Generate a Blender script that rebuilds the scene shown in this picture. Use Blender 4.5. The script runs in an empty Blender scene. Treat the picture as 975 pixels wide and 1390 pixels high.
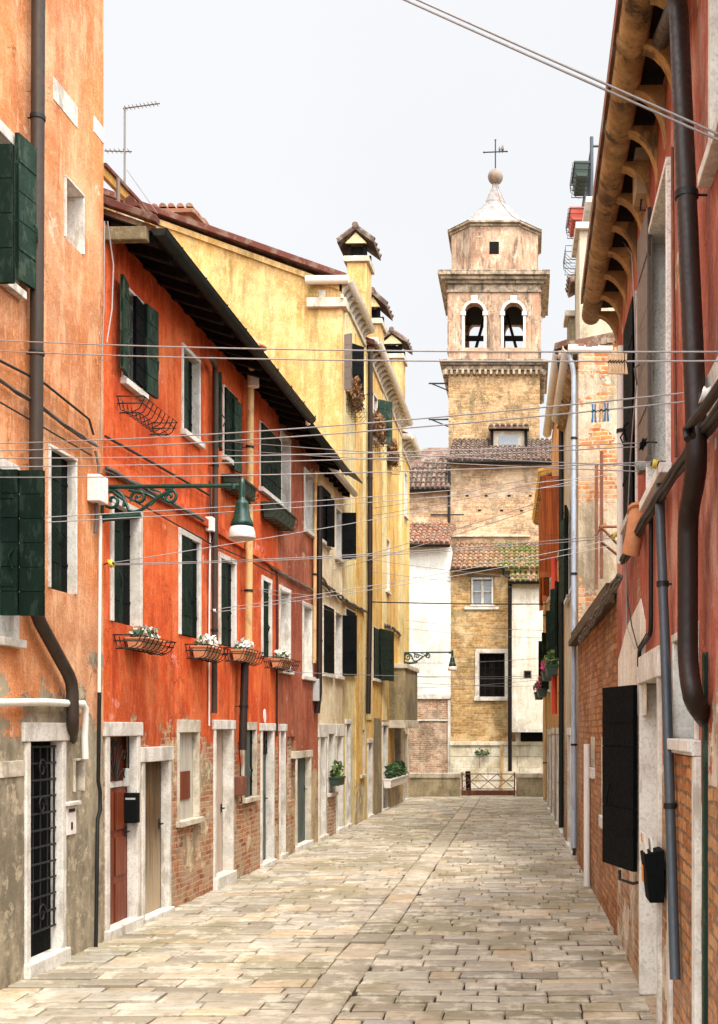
import bpy, math, random
from mathutils import Vector
R = random.Random(7)
S = bpy.context.scene
COL = S.collection
# ---------------------------------------------------------------- camera model (the photograph's perspective)
VX, VY, FP, EYE = 715.0, 988.0, 1500.0, 2.2
def ray(px, py): return Vector(((px-VX)/FP, 1.0, (VY-py)/FP))
def at(px, py, Y): d = ray(px, py)*Y; d.z += EYE; return d
class Frame:
    """vertical plane of a facade: x along it, y into the building, z up"""
    def __init__(s, X, Y, ang):
        s.O = Vector((X, Y, 0)); s.ang = ang
        s.ex = Vector((math.cos(ang), math.sin(ang), 0)); s.ey = Vector((-math.sin(ang), math.cos(ang), 0))
    def hit(s, px, py, off=0.0):
        d = ray(px, py); t = (s.O + s.ey*off).dot(s.ey)/d.dot(s.ey)
        p = d*t; p.z += EYE; return p
    def loc(s, px, py, off=0.0):
        p = s.hit(px, py, off); q = p-s.O
        return q.dot(s.ex), p.z
    def world(s, x, y, z): return s.O + s.ex*x + s.ey*y + Vector((0, 0, z))
    def lx(s, px): return s.loc(px, VY)[0]
    def rect(s, xl, xr, yt, yb, ref=None, refb=None, off=0.0):
        a, b = s.loc(xl, VY, off)[0], s.loc(xr, VY, off)[0]
        ref = xr if ref is None else ref; refb = ref if refb is None else refb
        zt = s.loc(ref, yt, off)[1]; zb = s.loc(refb, yb, off)[1]
        return min(a, b), max(a, b), zb, zt

# ---------------------------------------------------------------- mesh builder
class MB:
    def __init__(s): s.v = []; s.f = []; s.sm = []; s.tint = []
    def add(s, vs, fs, smooth=False, tint=None):
        o = len(s.v); s.v += [tuple(v) for v in vs]
        for f in fs: s.f.append([i+o for i in f]); s.sm.append(smooth); s.tint.append(R.random() if tint is None else tint)
        return s
    def quad(s, a, b, c, d, t=None): return s.add([a, b, c, d], [(0, 1, 2, 3)], False, t)
    def box(s, x0, x1, y0, y1, z0, z1, t=None):
        vs = [(x0,y0,z0),(x1,y0,z0),(x1,y1,z0),(x0,y1,z0),(x0,y0,z1),(x1,y0,z1),(x1,y1,z1),(x0,y1,z1)]
        return s.add(vs, [(0,3,2,1),(4,5,6,7),(0,1,5,4),(1,2,6,5),(2,3,7,6),(3,0,4,7)], False, R.random() if t is None else t)
    def obox(s, o, u, v, w):
        """box from corner o along vectors u, v, w"""
        o, u, v, w = map(Vector, (o, u, v, w))
        vs = [o, o+u, o+u+v, o+v, o+w, o+u+w, o+u+v+w, o+v+w]
        return s.add(vs, [(0,3,2,1),(4,5,6,7),(0,1,5,4),(1,2,6,5),(2,3,7,6),(3,0,4,7)], False, R.random())
    def prism(s, poly, vec, t=None):
        n = len(poly); vec = Vector(vec); a = [Vector(p) for p in poly]
        vs = a+[p+vec for p in a]
        fs = [tuple(range(n-1, -1, -1)), tuple(range(n, 2*n))]+[(i, (i+1) % n, n+(i+1) % n, n+i) for i in range(n)]
        return s.add(vs, fs, False, R.random() if t is None else t)
    def tube(s, pts, r, seg=8, cap=True, smooth=True, r2=None):
        pts = [Vector(p) for p in pts]; n = len(pts); vs = []; fs = []
        t0 = (pts[1]-pts[0]).normalized()
        up = Vector((0, 0, 1)) if abs(t0.z) < .9 else Vector((1, 0, 0))
        a = t0.cross(up).normalized()
        for i, p in enumerate(pts):
            t = ((pts[min(i+1, n-1)]-p).normalized() + (p-pts[max(i-1, 0)]).normalized())
            t = t.normalized() if t.length > 1e-6 else t0
            a = (a-t*a.dot(t)).normalized(); b = t.cross(a)
            rr = r if r2 is None else r+(r2-r)*i/(n-1)
            for k in range(seg):
                an = 2*math.pi*k/seg; vs.append(p+(a*math.cos(an)+b*math.sin(an))*rr)
        for i in range(n-1):
            for k in range(seg):
                k2 = (k+1) % seg
                fs.append((i*seg+k, i*seg+k2, (i+1)*seg+k2, (i+1)*seg+k))
        s.add(vs, fs, smooth, R.random())
        if cap:
            s.add(vs[:seg], [tuple(range(seg))], False); s.add(vs[-seg:], [tuple(range(seg-1, -1, -1))], False)
        return s
    def lathe(s, prof, c=(0, 0, 0), seg=20, smooth=True, rot=0.0):
        c = Vector(c); vs = []; fs = []; n = len(prof)
        for r, z in prof:
            for k in range(seg):
                an = 2*math.pi*k/seg+rot; vs.append((c.x+r*math.cos(an), c.y+r*math.sin(an), c.z+z))
        for i in range(n-1):
            for k in range(seg):
                k2 = (k+1) % seg; fs.append((i*seg+k, i*seg+k2, (i+1)*seg+k2, (i+1)*seg+k))
        return s.add(vs, fs, smooth, R.random())
    def trough(s, p0, p1, r, seg=9, lip=.012):
        """half-round gutter between two points, open upwards"""
        p0, p1 = Vector(p0), Vector(p1); t = (p1-p0).normalized(); a = t.cross(Vector((0, 0, 1))).normalized(); b = Vector((0, 0, 1))
        vs = []; fs = []
        for p in (p0, p1):
            for rr in (r, r-lip):
                for k in range(seg):
                    an = math.pi+math.pi*k/(seg-1); vs.append(p+a*math.cos(an)*rr+b*math.sin(an)*rr)
        for k in range(seg-1):
            fs.append((k, k+1, 2*seg+k+1, 2*seg+k)); fs.append((seg+k+1, seg+k, 3*seg+k, 3*seg+k+1))
            fs.append((k, seg+k, seg+k+1, k+1)); fs.append((2*seg+k+1, 3*seg+k+1, 3*seg+k, 2*seg+k))
        for k in (0, seg-1): fs.append((k, 2*seg+k, 3*seg+k, seg+k))
        return s.add(vs, fs, True, R.random())
    def build(s, name, mat, parent=None, origin=None, bevel=0.0):
        me = bpy.data.meshes.new(name)
        o0 = Vector(origin) if origin is not None else Vector((0, 0, 0))
        me.from_pydata([Vector(v)-o0 for v in s.v], [], s.f); me.validate(); me.update()
        if len(me.polygons) == len(s.f):
            me.polygons.foreach_set('use_smooth', s.sm)
            at_ = me.attributes.new('tint', 'FLOAT', 'FACE'); at_.data.foreach_set('value', s.tint)
        me.materials.append(mat)
        o = bpy.data.objects.new(name, me); COL.objects.link(o)
        if parent is not None: o.parent = parent
        o.location = o0
        if bevel:
            m = o.modifiers.new('edge', 'BEVEL'); m.width = bevel; m.segments = 2; m.limit_method = 'ANGLE'; m.angle_limit = math.radians(40)
        return o
def tag(o, label, cat, group=None):
    o['label'] = label; o['category'] = cat
    if group: o['group'] = group
    return o
def empty(name, loc, rz=0.0):
    o = bpy.data.objects.new(name, None); COL.objects.link(o); o.location = loc; o.rotation_euler = (0, 0, rz); o.empty_display_size = .2
    return o
def thing(name, label, cat, loc, rz=0.0, group=None): return tag(empty(name, loc, rz), label, cat, group)
def copy_tree(o, parent=None):
    c = o.copy(); COL.objects.link(c)
    if parent is not None: c.parent = parent
    for ch in list(o.children): copy_tree(ch, c)
    return c

# ---------------------------------------------------------------- materials
class NT:
    def __init__(s, name):
        s.m = bpy.data.materials.new(name); s.m.use_nodes = True; s.t = s.m.node_tree
        s.b = s.t.nodes['Principled BSDF']; s.tc = s.n('ShaderNodeTexCoord')
        s.obj = s.tc.outputs['Object']
    def n(s, kind, **k):
        x = s.t.nodes.new(kind)
        for a, v in k.items(): setattr(x, a, v)
        return x
    def put(s, sock, v):
        if hasattr(v, 'node'): s.t.links.new(v, sock)
        elif isinstance(v, tuple) and len(v) == 3 and sock.type == 'RGBA': sock.default_value = (*v, 1)
        else: sock.default_value = v
    def noise(s, scale, detail=6, rough=.6, vec=None, stretch=None, dist=0.0, off=0.0):
        v = vec or s.obj
        if stretch or off:
            mp = s.n('ShaderNodeMapping'); s.put(mp.inputs['Vector'], v); mp.inputs['Scale'].default_value = stretch or (1, 1, 1)
            mp.inputs['Location'].default_value = (off, off*.7, off*1.3); v = mp.outputs[0]
        x = s.n('ShaderNodeTexNoise'); s.put(x.inputs['Vector'], v)
        x.inputs['Scale'].default_value = scale; x.inputs['Detail'].default_value = detail; x.inputs['Roughness'].default_value = rough
        x.inputs['Distortion'].default_value = dist
        return s.math('ADD', s.math('MULTIPLY', x.outputs['Fac'], 1.7), -.35)
    def mr(s, v, a, b, c=0.0, d=1.0):
        x = s.n('ShaderNodeMapRange', interpolation_type='SMOOTHSTEP'); s.put(x.inputs[0], v)
        for i, q in enumerate((a, b, c, d)): s.put(x.inputs[i+1], q)
        return x.outputs[0]
    def mix(s, f, a, b, mode='MIX'):
        x = s.n('ShaderNodeMix', data_type='RGBA', blend_type=mode); s.put(x.inputs[0], f); s.put(x.inputs[6], a); s.put(x.inputs[7], b)
        return x.outputs[2]
    def math(s, op, a, b=0.0):
        x = s.n('ShaderNodeMath', operation=op); s.put(x.inputs[0], a); s.put(x.inputs[1], b); return x.outputs[0]
    def bump(s, h, strength=.3, dist=.02):
        x = s.n('ShaderNodeBump'); s.put(x.inputs['Height'], h); x.inputs['Strength'].default_value = strength; x.inputs['Distance'].default_value = dist
        s.t.links.new(x.outputs[0], s.b.inputs['Normal'])
    def sep(s):
        x = s.n('ShaderNodeSeparateXYZ'); s.put(x.inputs[0], s.obj); return x.outputs
    def wallvec(s, wob=.012):
        """(x+y, z): courses run level on every vertical face"""
        q = s.sep(); u = s.math('ADD', q[0], q[1]); w = s.math('ADD', q[2], s.math('MULTIPLY', s.math('SUBTRACT', s.noise(1.3, 2), .5), wob*4))
        w = s.math('ADD', w, s.math('MULTIPLY', s.math('SUBTRACT', s.noise(7, 3), .5), .018)); u = s.math('ADD', u, s.math('MULTIPLY', s.math('SUBTRACT', s.noise(8, 3, off=4), .5), .03))
        c = s.n('ShaderNodeCombineXYZ'); s.put(c.inputs[0], u); s.put(c.inputs[1], w); return c.outputs[0]
    def bricks(s, c1, c2, mortar, bw=.25, bh=.072, ms=.012):
        x = s.n('ShaderNodeTexBrick'); s.put(x.inputs['Vector'], s.wallvec())
        s.put(x.inputs['Color1'], tuple(v*.62 for v in c1)); s.put(x.inputs['Color2'], c2); s.put(x.inputs['Mortar'], mortar)
        x.inputs['Scale'].default_value = 1; x.inputs['Mortar Size'].default_value = ms; x.inputs['Mortar Smooth'].default_value = .3
        x.inputs['Brick Width'].default_value = bw; x.inputs['Row Height'].default_value = bh; x.inputs['Bias'].default_value = -.1
        return x.outputs['Color'], x.outputs['Fac']
    def done(s, col, rough=.85, metal=0.0, spec=.3):
        s.put(s.b.inputs['Base Color'], col); s.put(s.b.inputs['Roughness'], rough); s.put(s.b.inputs['Metallic'], metal)
        s.b.inputs['Specular IOR Level'].default_value = spec
        return s.m
def plaster(name, c1, c2, stain=(.2, .13, .08), sa=.35, pale=None, pa=.3, peel=None, amp=1.2, brick=((.40,.13,.055),(.52,.24,.10)), mortar=(.42,.34,.24), render=(.42,.35,.24), rmix=.5, hole=0.0, off=0.0):
    t = NT(name)
    big = t.noise(.9, 8, .62, off=off); mid = t.noise(4, 8, .65, off=off+3)
    col = t.mix(t.mr(big, .32, .68), c1, c2)
    col = t.mix(t.mr(mid, .42, .75, 0, .35), col, tuple(x*.72 for x in c1))
    st = t.noise(3.2, 7, .65, stretch=(1, 1, .16), off=off+9)
    col = t.mix(t.mr(st, .5, .74, 0, sa), col, stain)
    if pale: col = t.mix(t.mr(t.noise(2.1, 8, .7, stretch=(1, 1, .45), off=off+17), .52, .7, 0, pa), col, pale)
    fine = t.noise(55, 4, .7); grit = t.noise(16, 6, .7)
    col = t.mix(t.mr(fine, .34, .6, .30, 0), col, (.05, .04, .03))
    col = t.mix(t.mr(t.noise(.55, 9, .7, off=off+60), .47, .66, 0, .38), col, tuple(x*.5 for x in stain))
    col = t.mix(t.mr(t.noise(7, 8, .72, stretch=(1, 1, .22), off=off+66), .5, .7, 0, .30), col, tuple(min(1, x*1.3+.06) for x in c2))
    col = t.mix(t.mr(grit, .56, .72, 0, .22), col, tuple(min(1, x*1.35+.05) for x in c2))
    chip = t.mr(t.noise(2.3, 11, .74, off=off+73), .73, .74); col = t.mix(t.math('MULTIPLY', chip, .75), col, tuple(min(.82, x*.8+.16) for x in c2))
    ck = t.n('ShaderNodeTexVoronoi', feature='DISTANCE_TO_EDGE'); ck.inputs['Scale'].default_value = .8
    wv = t.n('ShaderNodeVectorMath', operation='ADD'); t.put(wv.inputs[0], t.obj); wn = t.n('ShaderNodeTexNoise'); wn.inputs['Scale'].default_value = 2.5; wn.inputs['Detail'].default_value = 6; t.put(wn.inputs['Vector'], t.obj); t.put(wv.inputs[1], wn.outputs['Color']); t.put(ck.inputs['Vector'], wv.outputs[0])
    crack = t.math('MULTIPLY', t.mr(ck.outputs['Distance'], .0, .008, 1, 0), t.mr(t.noise(.8, 3, .5, off=off+80), .5, .6)); col = t.mix(t.math('MULTIPLY', crack, .6), col, tuple(x*.35 for x in c1))
    h = t.math('SUBTRACT', t.math('ADD', t.math('MULTIPLY', grit, .6), t.math('MULTIPLY', mid, 1.2)), t.math('ADD', t.math('MULTIPLY', chip, .35), crack))
    if peel is not None or hole:
        bc, bf = t.bricks(brick[0], brick[1], mortar)
        bc = t.mix(t.mr(t.noise(9, 5, .7), .4, .7, 0, .55), bc, tuple(x*.55 for x in brick[0]))
        bc = t.mix(t.mr(t.noise(3.1, 6, .7, off=off+5), .45, .62, 0, .6), bc, mortar)
        rn = t.noise(1.7, 7, .65, off=off+21)
        rc = t.mix(t.mr(t.noise(2.6, 9, .7, stretch=(1, 1, .4), off=off+2), .35, .68), render, tuple(x*.5 for x in render))
        rc = t.mix(t.mr(t.noise(7, 6, .7, off=off+31), .55, .7, 0, .6), rc, tuple(min(.8, x*1.5) for x in render))
        lo = t.mix(t.mr(rn, rmix-.03, rmix+.03), bc, rc)
        z = t.sep()[2]
        lim = t.math('ADD', z, t.math('MULTIPLY', t.math('SUBTRACT', t.noise(1.25, 9, .68, off=off+40), .5), amp*2))
        pz = -9.0 if peel is None else peel
        m = t.mr(lim, pz-.03, pz+.03, 1, 0)
        if hole: m = t.math('MAXIMUM', m, t.mr(t.noise(1.1, 9, .66, off=off+50), .52+hole*1.3, .535+hole*1.3))
        col = t.mix(m, col, lo)
        h = t.math('SUBTRACT', h, t.math('MULTIPLY', m, t.math('ADD', .5, t.math('MULTIPLY', t.math('MULTIPLY', bf, t.mr(rn, rmix-.03, rmix+.03, 1, 0)), .9))))
    t.bump(h, .55, .012)
    return t.done(col, .9, spec=.2)
def brickmat(name, c1, c2, mortar, dirt=(.2,.15,.1), da=.4, pale=(.6,.5,.36), pa=.4, off=0.0, bw=.25, bh=.072):
    t = NT(name); bc, bf = t.bricks(c1, c2, mortar, bw, bh)
    bc = t.mix(t.mr(t.noise(11, 5, .7, off=off), .4, .72, 0, .6), bc, tuple(x*.5 for x in c1))
    bc = t.mix(t.mr(t.noise(1.0, 9, .7, off=off+4), .45, .68, 0, pa), bc, pale)
    bc = t.mix(t.mr(t.noise(2.2, 8, .7, stretch=(1, 1, .3), off=off+8), .5, .72, 0, da), bc, dirt)
    bc = t.mix(t.mr(t.noise(1.6, 9, .75, off=off+12), .5, .68, 0, .5), bc, tuple(x*.45 for x in dirt))
    bc = t.mix(t.mr(t.noise(26, 5, .75), .5, .75, 0, .4), bc, tuple(min(.8, x*1.6) for x in c2))
    t.bump(t.math('SUBTRACT', t.math('MULTIPLY', t.noise(20, 5, .7), .7), bf), .7, .012)
    return t.done(bc, .92, spec=.15)
def stone(name, c, c2, dirt=(.2,.16,.11), da=.35, rough=.75, off=0.0):
    t = NT(name)
    col = t.mix(t.mr(t.noise(3, 8, .65, off=off), .35, .68), c, c2)
    col = t.mix(t.mr(t.noise(5, 8, .7, stretch=(1, 1, .3), off=off+6), .52, .75, 0, da), col, dirt)
    col = t.mix(t.mr(t.noise(1.7, 9, .72, off=off+11), .5, .68, 0, da*.7), col, tuple(x*.55 for x in c2))
    col = t.mix(t.mr(t.noise(40, 5, .7), .5, .72, 0, .4), col, tuple(x*.5 for x in c2))
    t.bump(t.noise(18, 7, .7), .35, .008)
    return t.done(col, rough, spec=.3)
def paint(name, c, rough=.5, metal=0.0, var=.35, wear=None, wa=.0, spec=.4, stretch=(1, 1, .2)):
    t = NT(name)
    col = t.mix(t.mr(t.noise(6, 7, .65, stretch=stretch), .35, .7, 0, var), c, tuple(x*.45 for x in c))
    at_ = t.n('ShaderNodeAttribute'); at_.attribute_name = 'tint'
    col = t.mix(t.mr(at_.outputs['Fac'], 0, 1, 0, .25), col, tuple(min(1, x*1.5+.004) for x in c))
    if wear: col = t.mix(t.mr(t.noise(9, 9, .75, stretch=(1, 1, .35)), .54, .62, 0, wa), col, wear)
    g = t.noise(30, 5, .7); t.bump(g, .12, .006)
    return t.done(col, t.mr(g, .3, .7, rough-.08, rough+.12), metal, spec)
def wood(name, c, c2, rough=.65, grain=(14, 14, .6), fade=None, fz=(0, 1)):
    t = NT(name)
    g = t.noise(1.6, 9, .7, stretch=grain)
    col = t.mix(t.mr(g, .35, .68), c, c2)
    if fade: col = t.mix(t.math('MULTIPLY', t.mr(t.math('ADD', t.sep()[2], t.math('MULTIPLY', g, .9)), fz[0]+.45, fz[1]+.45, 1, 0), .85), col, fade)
    t.bump(g, .35, .006); return t.done(col, rough, spec=.25)
def tilemat(name, c, c2, lich=(.33,.30,.22), la=.5, moss=None, mx=0.0, dark=(.07,.05,.04)):
    t = NT(name); at_ = t.n('ShaderNodeAttribute'); at_.attribute_name = 'tint'
    col = t.mix(at_.outputs['Fac'], c, c2)
    col = t.mix(t.mr(t.noise(4, 8, .7), .45, .65, 0, la), col, lich)
    col = t.mix(t.mr(t.noise(9, 7, .7), .55, .72, 0, .6), col, dark)
    if moss: col = t.mix(t.math('MULTIPLY', t.mr(t.noise(3.0, 8, .7, off=7), .40, .56), t.mr(t.sep()[0], mx, mx+.9, .25, .95)), col, moss)
    t.bump(t.noise(25, 5, .7), .3, .01); return t.done(col, .9, spec=.15)
def flat(name, c, rough=.6, metal=0.0, spec=.4):
    t = NT(name); col = t.mix(t.mr(t.noise(14, 6, .65), .35, .7, 0, .3), c, tuple(x*.6 for x in c)); return t.done(col, rough, metal, spec)

M = {}
M['orange'] = plaster('orange_plaster', (.68,.25,.088), (.76,.41,.22), stain=(.50,.13,.03), sa=.4, pale=(.80,.52,.30), pa=.3, peel=2.42, amp=.9, render=(.36,.30,.205), rmix=-1, off=1)
M['red'] = plaster('red_plaster', (.57,.066,.009), (.68,.122,.024), stain=(.30,.035,.010), sa=.55, pale=(.76,.28,.10), pa=.35, peel=2.0, amp=.95, brick=((.42,.11,.045),(.52,.24,.11)), mortar=(.40,.31,.20), render=(.48,.37,.23), rmix=.63, off=3)
M['brown'] = plaster('russet_plaster', (.33,.070,.030), (.40,.115,.055), stain=(.17,.035,.02), sa=.45, pale=(.48,.25,.15), pa=.25, peel=1.5, amp=1.1, render=(.45,.33,.19), rmix=.42, hole=.16, off=5)
M['cream'] = plaster('cream_plaster', (.80,.61,.37), (.84,.70,.47), stain=(.45,.33,.19), sa=.3, pale=(.8,.7,.5), pa=.25, off=7)
M['yellow'] = plaster('yellow_plaster', (.70,.40,.085), (.76,.49,.17), stain=(.38,.22,.05), sa=.5, pale=(.82,.68,.38), pa=.3, peel=.6, amp=1.1, render=(.50,.40,.26), rmix=-1, off=9)
M['ygable'] = plaster('ochre_plaster', (.60,.345,.105), (.69,.45,.19), stain=(.24,.17,.05), sa=.65, pale=(.78,.62,.32), pa=.3, off=11)
M['ycream'] = plaster('pale_yellow_plaster', (.74,.58,.26), (.78,.65,.35), stain=(.5,.36,.15), sa=.3, off=12)
M['yend'] = plaster('worn_yellow_plaster', (.72,.46,.12), (.78,.58,.25), stain=(.36,.30,.09), sa=.55, pale=(.78,.66,.46), pa=.4, peel=2.6, amp=1.6, render=(.60,.48,.34), rmix=.4, off=15)
M['flue'] = plaster('grey_flue_render', (.20,.165,.10), (.32,.25,.13), stain=(.10,.085,.05), sa=.6, off=16)
M['rred'] = plaster('dusty_red_plaster', (.42,.095,.050), (.47,.14,.085), stain=(.22,.055,.035), sa=.55, pale=(.66,.42,.32), pa=.5, peel=2.15, amp=1.4, hole=.15, brick=((.42,.15,.05),(.50,.25,.10)), mortar=(.40,.32,.22), render=(.62,.50,.38), rmix=.5, off=20)
M['gable'] = plaster('patched_gable', (.46,.36,.235), (.54,.44,.31), stain=(.24,.18,.11), sa=.6, pale=(.68,.6,.46), pa=.4, hole=.03, brick=((.60,.17,.04),(.66,.30,.10)), mortar=(.55,.42,.28), rmix=-1 if False else .72, off=24)
M['stucco'] = plaster('rough_stucco', (.52,.44,.31), (.60,.52,.38), stain=(.28,.22,.13), sa=.55, off=26)
M['beige'] = plaster('beige_plaster', (.50,.40,.27), (.58,.48,.34), stain=(.28,.21,.14), sa=.5, peel=2.0, amp=1.2, rmix=.5, off=28)
M['tan'] = plaster('tan_plaster', (.58,.25,.07), (.64,.33,.12), stain=(.34,.13,.04), sa=.5, peel=2.2, amp=1.0, rmix=.5, off=30)
M['ochre'] = plaster('ochre_house', (.62,.34,.09), (.68,.42,.16), stain=(.36,.18,.06), sa=.5, peel=2.3, amp=1.0, rmix=.5, off=33)
M['white'] = plaster('whitewash', (.86,.82,.74), (.88,.86,.80), stain=(.66,.6,.5), sa=.2, off=35)
M['bay'] = plaster('dirty_whitewash', (.80,.72,.58), (.84,.79,.68), stain=(.55,.43,.28), sa=.45, off=37)
M['brick'] = brickmat('orange_brick', (.46,.15,.05), (.58,.28,.11), (.15,.10,.065), pale=(.56,.38,.27), pa=.3, da=.45, off=2, bw=.27, bh=.082)
M['cbrick'] = brickmat('church_brick', (.52,.27,.15), (.65,.42,.245), (.48,.36,.23), pale=(.72,.54,.36), pa=.55, da=.5, off=6, bw=.3, bh=.09)
M['cbrick_low'] = brickmat('mossy_brick', (.50,.24,.08), (.66,.42,.18), (.50,.37,.21), pale=(.72,.54,.31), pa=.6, da=.55, dirt=(.20,.14,.06), off=16, bw=.3, bh=.09)
M['pbrick'] = brickmat('pink_brick', (.47,.21,.12), (.60,.36,.22), (.60,.50,.38), pale=(.66,.52,.40), pa=.6, da=.5, off=10)
M['tbrick'] = brickmat('tower_brick', (.44,.235,.10), (.58,.37,.19), (.36,.25,.14), pale=(.64,.45,.26), pa=.4, da=.85, dirt=(.17,.12,.06), off=13, bw=.3, bh=.09)
M['belfry'] = plaster('belfry_render', (.40,.22,.135), (.50,.33,.215), stain=(.11,.075,.05), sa=.9, pale=(.72,.58,.42), pa=.6, hole=.09, brick=((.42,.20,.10),(.52,.30,.17)), mortar=(.5,.4,.3), rmix=.5, render=(.40,.28,.18), off=40)
M['stone'] = stone('white_stone', (.70,.665,.60), (.58,.53,.46), da=.55)
M['oldstone'] = stone('weathered_stone', (.62,.55,.44), (.46,.39,.29), da=.6)
M['plinth'] = stone('pale_plinth_stone', (.76,.70,.57), (.62,.52,.36), dirt=(.28,.21,.11), da=.55)
M['parapet'] = stone('parapet_stone', (.44,.36,.23), (.30,.24,.14), dirt=(.13,.11,.06), da=.7)
M['cornice'] = stone('cornice_stone', (.46,.35,.24), (.20,.15,.10), dirt=(.06,.045,.03), da=.95)
M['jamb'] = stone('mauve_stone', (.58,.52,.46), (.48,.42,.37), da=.35)
M['green'] = paint('dark_green_paint', (.0035,.013,.008), .65, var=.5, spec=.12, wear=(.025,.042,.03), wa=.5)
M['greenl'] = paint('green_paint', (.012,.032,.020), .6, var=.45, wear=(.06,.085,.055), wa=.6, spec=.15)
M['black'] = paint('black_paint', (.004,.005,.005), .75, var=.3, spec=.06)
M['greyleaf'] = paint('grey_brown_paint', (.15,.115,.09), .6)
M['orangewood'] = wood('orange_stained_wood', (.40,.10,.02), (.22,.05,.012))
M['reddoor'] = wood('red_brown_wood', (.20,.042,.014), (.10,.02,.008), .45)
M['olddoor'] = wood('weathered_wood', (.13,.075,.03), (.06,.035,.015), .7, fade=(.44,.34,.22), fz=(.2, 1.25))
M['paledoor'] = wood('pale_wood', (.48,.37,.28), (.36,.26,.19), .7)
M['greydoor'] = wood('grey_green_wood', (.09,.115,.10), (.045,.055,.05), .6)
M['browndoor'] = wood('brown_wood', (.17,.10,.05), (.09,.05,.025), .6)
M['greywood'] = wood('faded_panel', (.46,.42,.34), (.36,.33,.27), .7)
M['darkwood'] = wood('dark_timber', (.013,.008,.006), (.006,.004,.003), .95)
M['timber'] = wood('brown_timber', (.10,.065,.035), (.05,.03,.018), .8, grain=(1, 14, 14))
M['ytimber'] = wood('yellow_board', (.55,.30,.06), (.40,.20,.04), .7)
M['glass'] = NT('window_glass').done((.012,.014,.015), .08, spec=.6)
M['glassl'] = flat('pale_window_glass', (.20,.22,.23), .12, spec=.7)
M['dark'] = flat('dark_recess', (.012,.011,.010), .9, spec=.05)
M['blind'] = flat('white_blind', (.78,.76,.72), .7)
M['gutterd'] = paint('dark_gutter', (.011,.014,.011), .5, .1, var=.5, spec=.25)
M['gutterw'] = paint('pale_gutter', (.66,.60,.50), .5, var=.2)
M['guttert'] = stone('tan_gutter', (.46,.30,.13), (.26,.155,.06), dirt=(.05,.032,.018), da=.95)
M['bracket'] = stone('eaves_bracket', (.50,.31,.12), (.34,.20,.08), dirt=(.06,.04,.02), da=.8)
M['pipeb'] = paint('brown_pipe', (.022,.012,.009), .45, .1, var=.4, spec=.3)
M['pipet'] = paint('taupe_pipe', (.050,.035,.025), .5, .1, var=.45, spec=.25)
M['pipey'] = paint('tan_pipe', (.60,.37,.15), .5, var=.35, wear=(.30,.12,.05), wa=.6)
M['pipeg'] = paint('slate_pipe', (.055,.065,.075), .45, .2, var=.3)
M['pipebl'] = paint('pale_blue_pipe', (.36,.42,.50), .45, .1, var=.4, wear=(.22,.2,.17), wa=.5)
M['pipew'] = paint('white_pipe', (.72,.68,.62), .5, var=.25)
M['pipered'] = paint('red_pipe', (.55,.045,.02), .45)
M['iron'] = paint('black_iron', (.012,.012,.012), .5, .3, var=.4)
M['rust'] = paint('rusty_iron', (.16,.055,.03), .7, .2, var=.5, wear=(.28,.11,.04), wa=.6)
M['lampg'] = paint('lamp_green', (.003,.036,.024), .35, .1, var=.35, spec=.5)
M['shade'] = flat('frosted_glass', (.74,.64,.60), .35, spec=.5)
M['wire'] = flat('pale_wire', (.30,.275,.27), .5, .1)
M['wired'] = flat('dark_cable', (.020,.018,.016), .6)
M['wiref'] = flat('fine_wire', (.22,.20,.19), .5)
M['cable'] = paint('cable_bundle', (.12,.10,.085), .6, var=.6)
M['boxw'] = flat('white_plastic', (.80,.73,.68), .45)
M['boxg'] = flat('grey_plastic', (.42,.42,.40), .5)
M['boxt'] = flat('tan_plastic', (.40,.29,.17), .6)
M['terra'] = flat('terracotta', (.52,.22,.10), .8, spec=.2)
M['redpot'] = flat('red_plastic', (.55,.09,.05), .5)
M['greenpot'] = flat('green_plastic', (.02,.04,.025), .5)
M['leaf'] = paint('leaf_green', (.035,.085,.022), .6, var=.4)
M['leafl'] = paint('fresh_leaf', (.17,.25,.04), .6, var=.4)
M['dry'] = paint('dried_plant', (.22,.11,.045), .8, var=.5)
M['petal'] = flat('white_petal', (.82,.76,.68), .7)
M['pink'] = flat('pink_petal', (.75,.05,.18), .7)
M['yellowp'] = flat('yellow_plastic', (.72,.52,.06), .4)
M['blue'] = flat('blue_plastic', (.03,.18,.38), .4)
M['peg'] = flat('wooden_peg', (.60,.38,.20), .7)
M['lead'] = stone('lead_sheet', (.30,.30,.31), (.21,.19,.17), dirt=(.30,.15,.07), da=.7, rough=.6)
M['ball'] = stone('bronze_ball', (.26,.20,.15), (.18,.13,.11), dirt=(.46,.24,.08), da=.6, rough=.5)
M['tile'] = tilemat('roof_tile', (.29,.12,.07), (.15,.08,.055), la=.6)
M['tiled'] = tilemat('dark_roof_tile', (.15,.085,.065), (.07,.05,.042), la=.45)
M['tilem'] = tilemat('mossy_roof_tile', (.33,.15,.085), (.17,.10,.065), la=.5, moss=(.11,.125,.035), mx=-1.6)
M['tileedge'] = tilemat('roof_edge', (.14,.042,.03), (.085,.03,.022), la=.25)
M['paper'] = flat('paper', (.75,.70,.60), .8)
M['papero'] = flat('orange_paper', (.75,.25,.04), .8)

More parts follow.
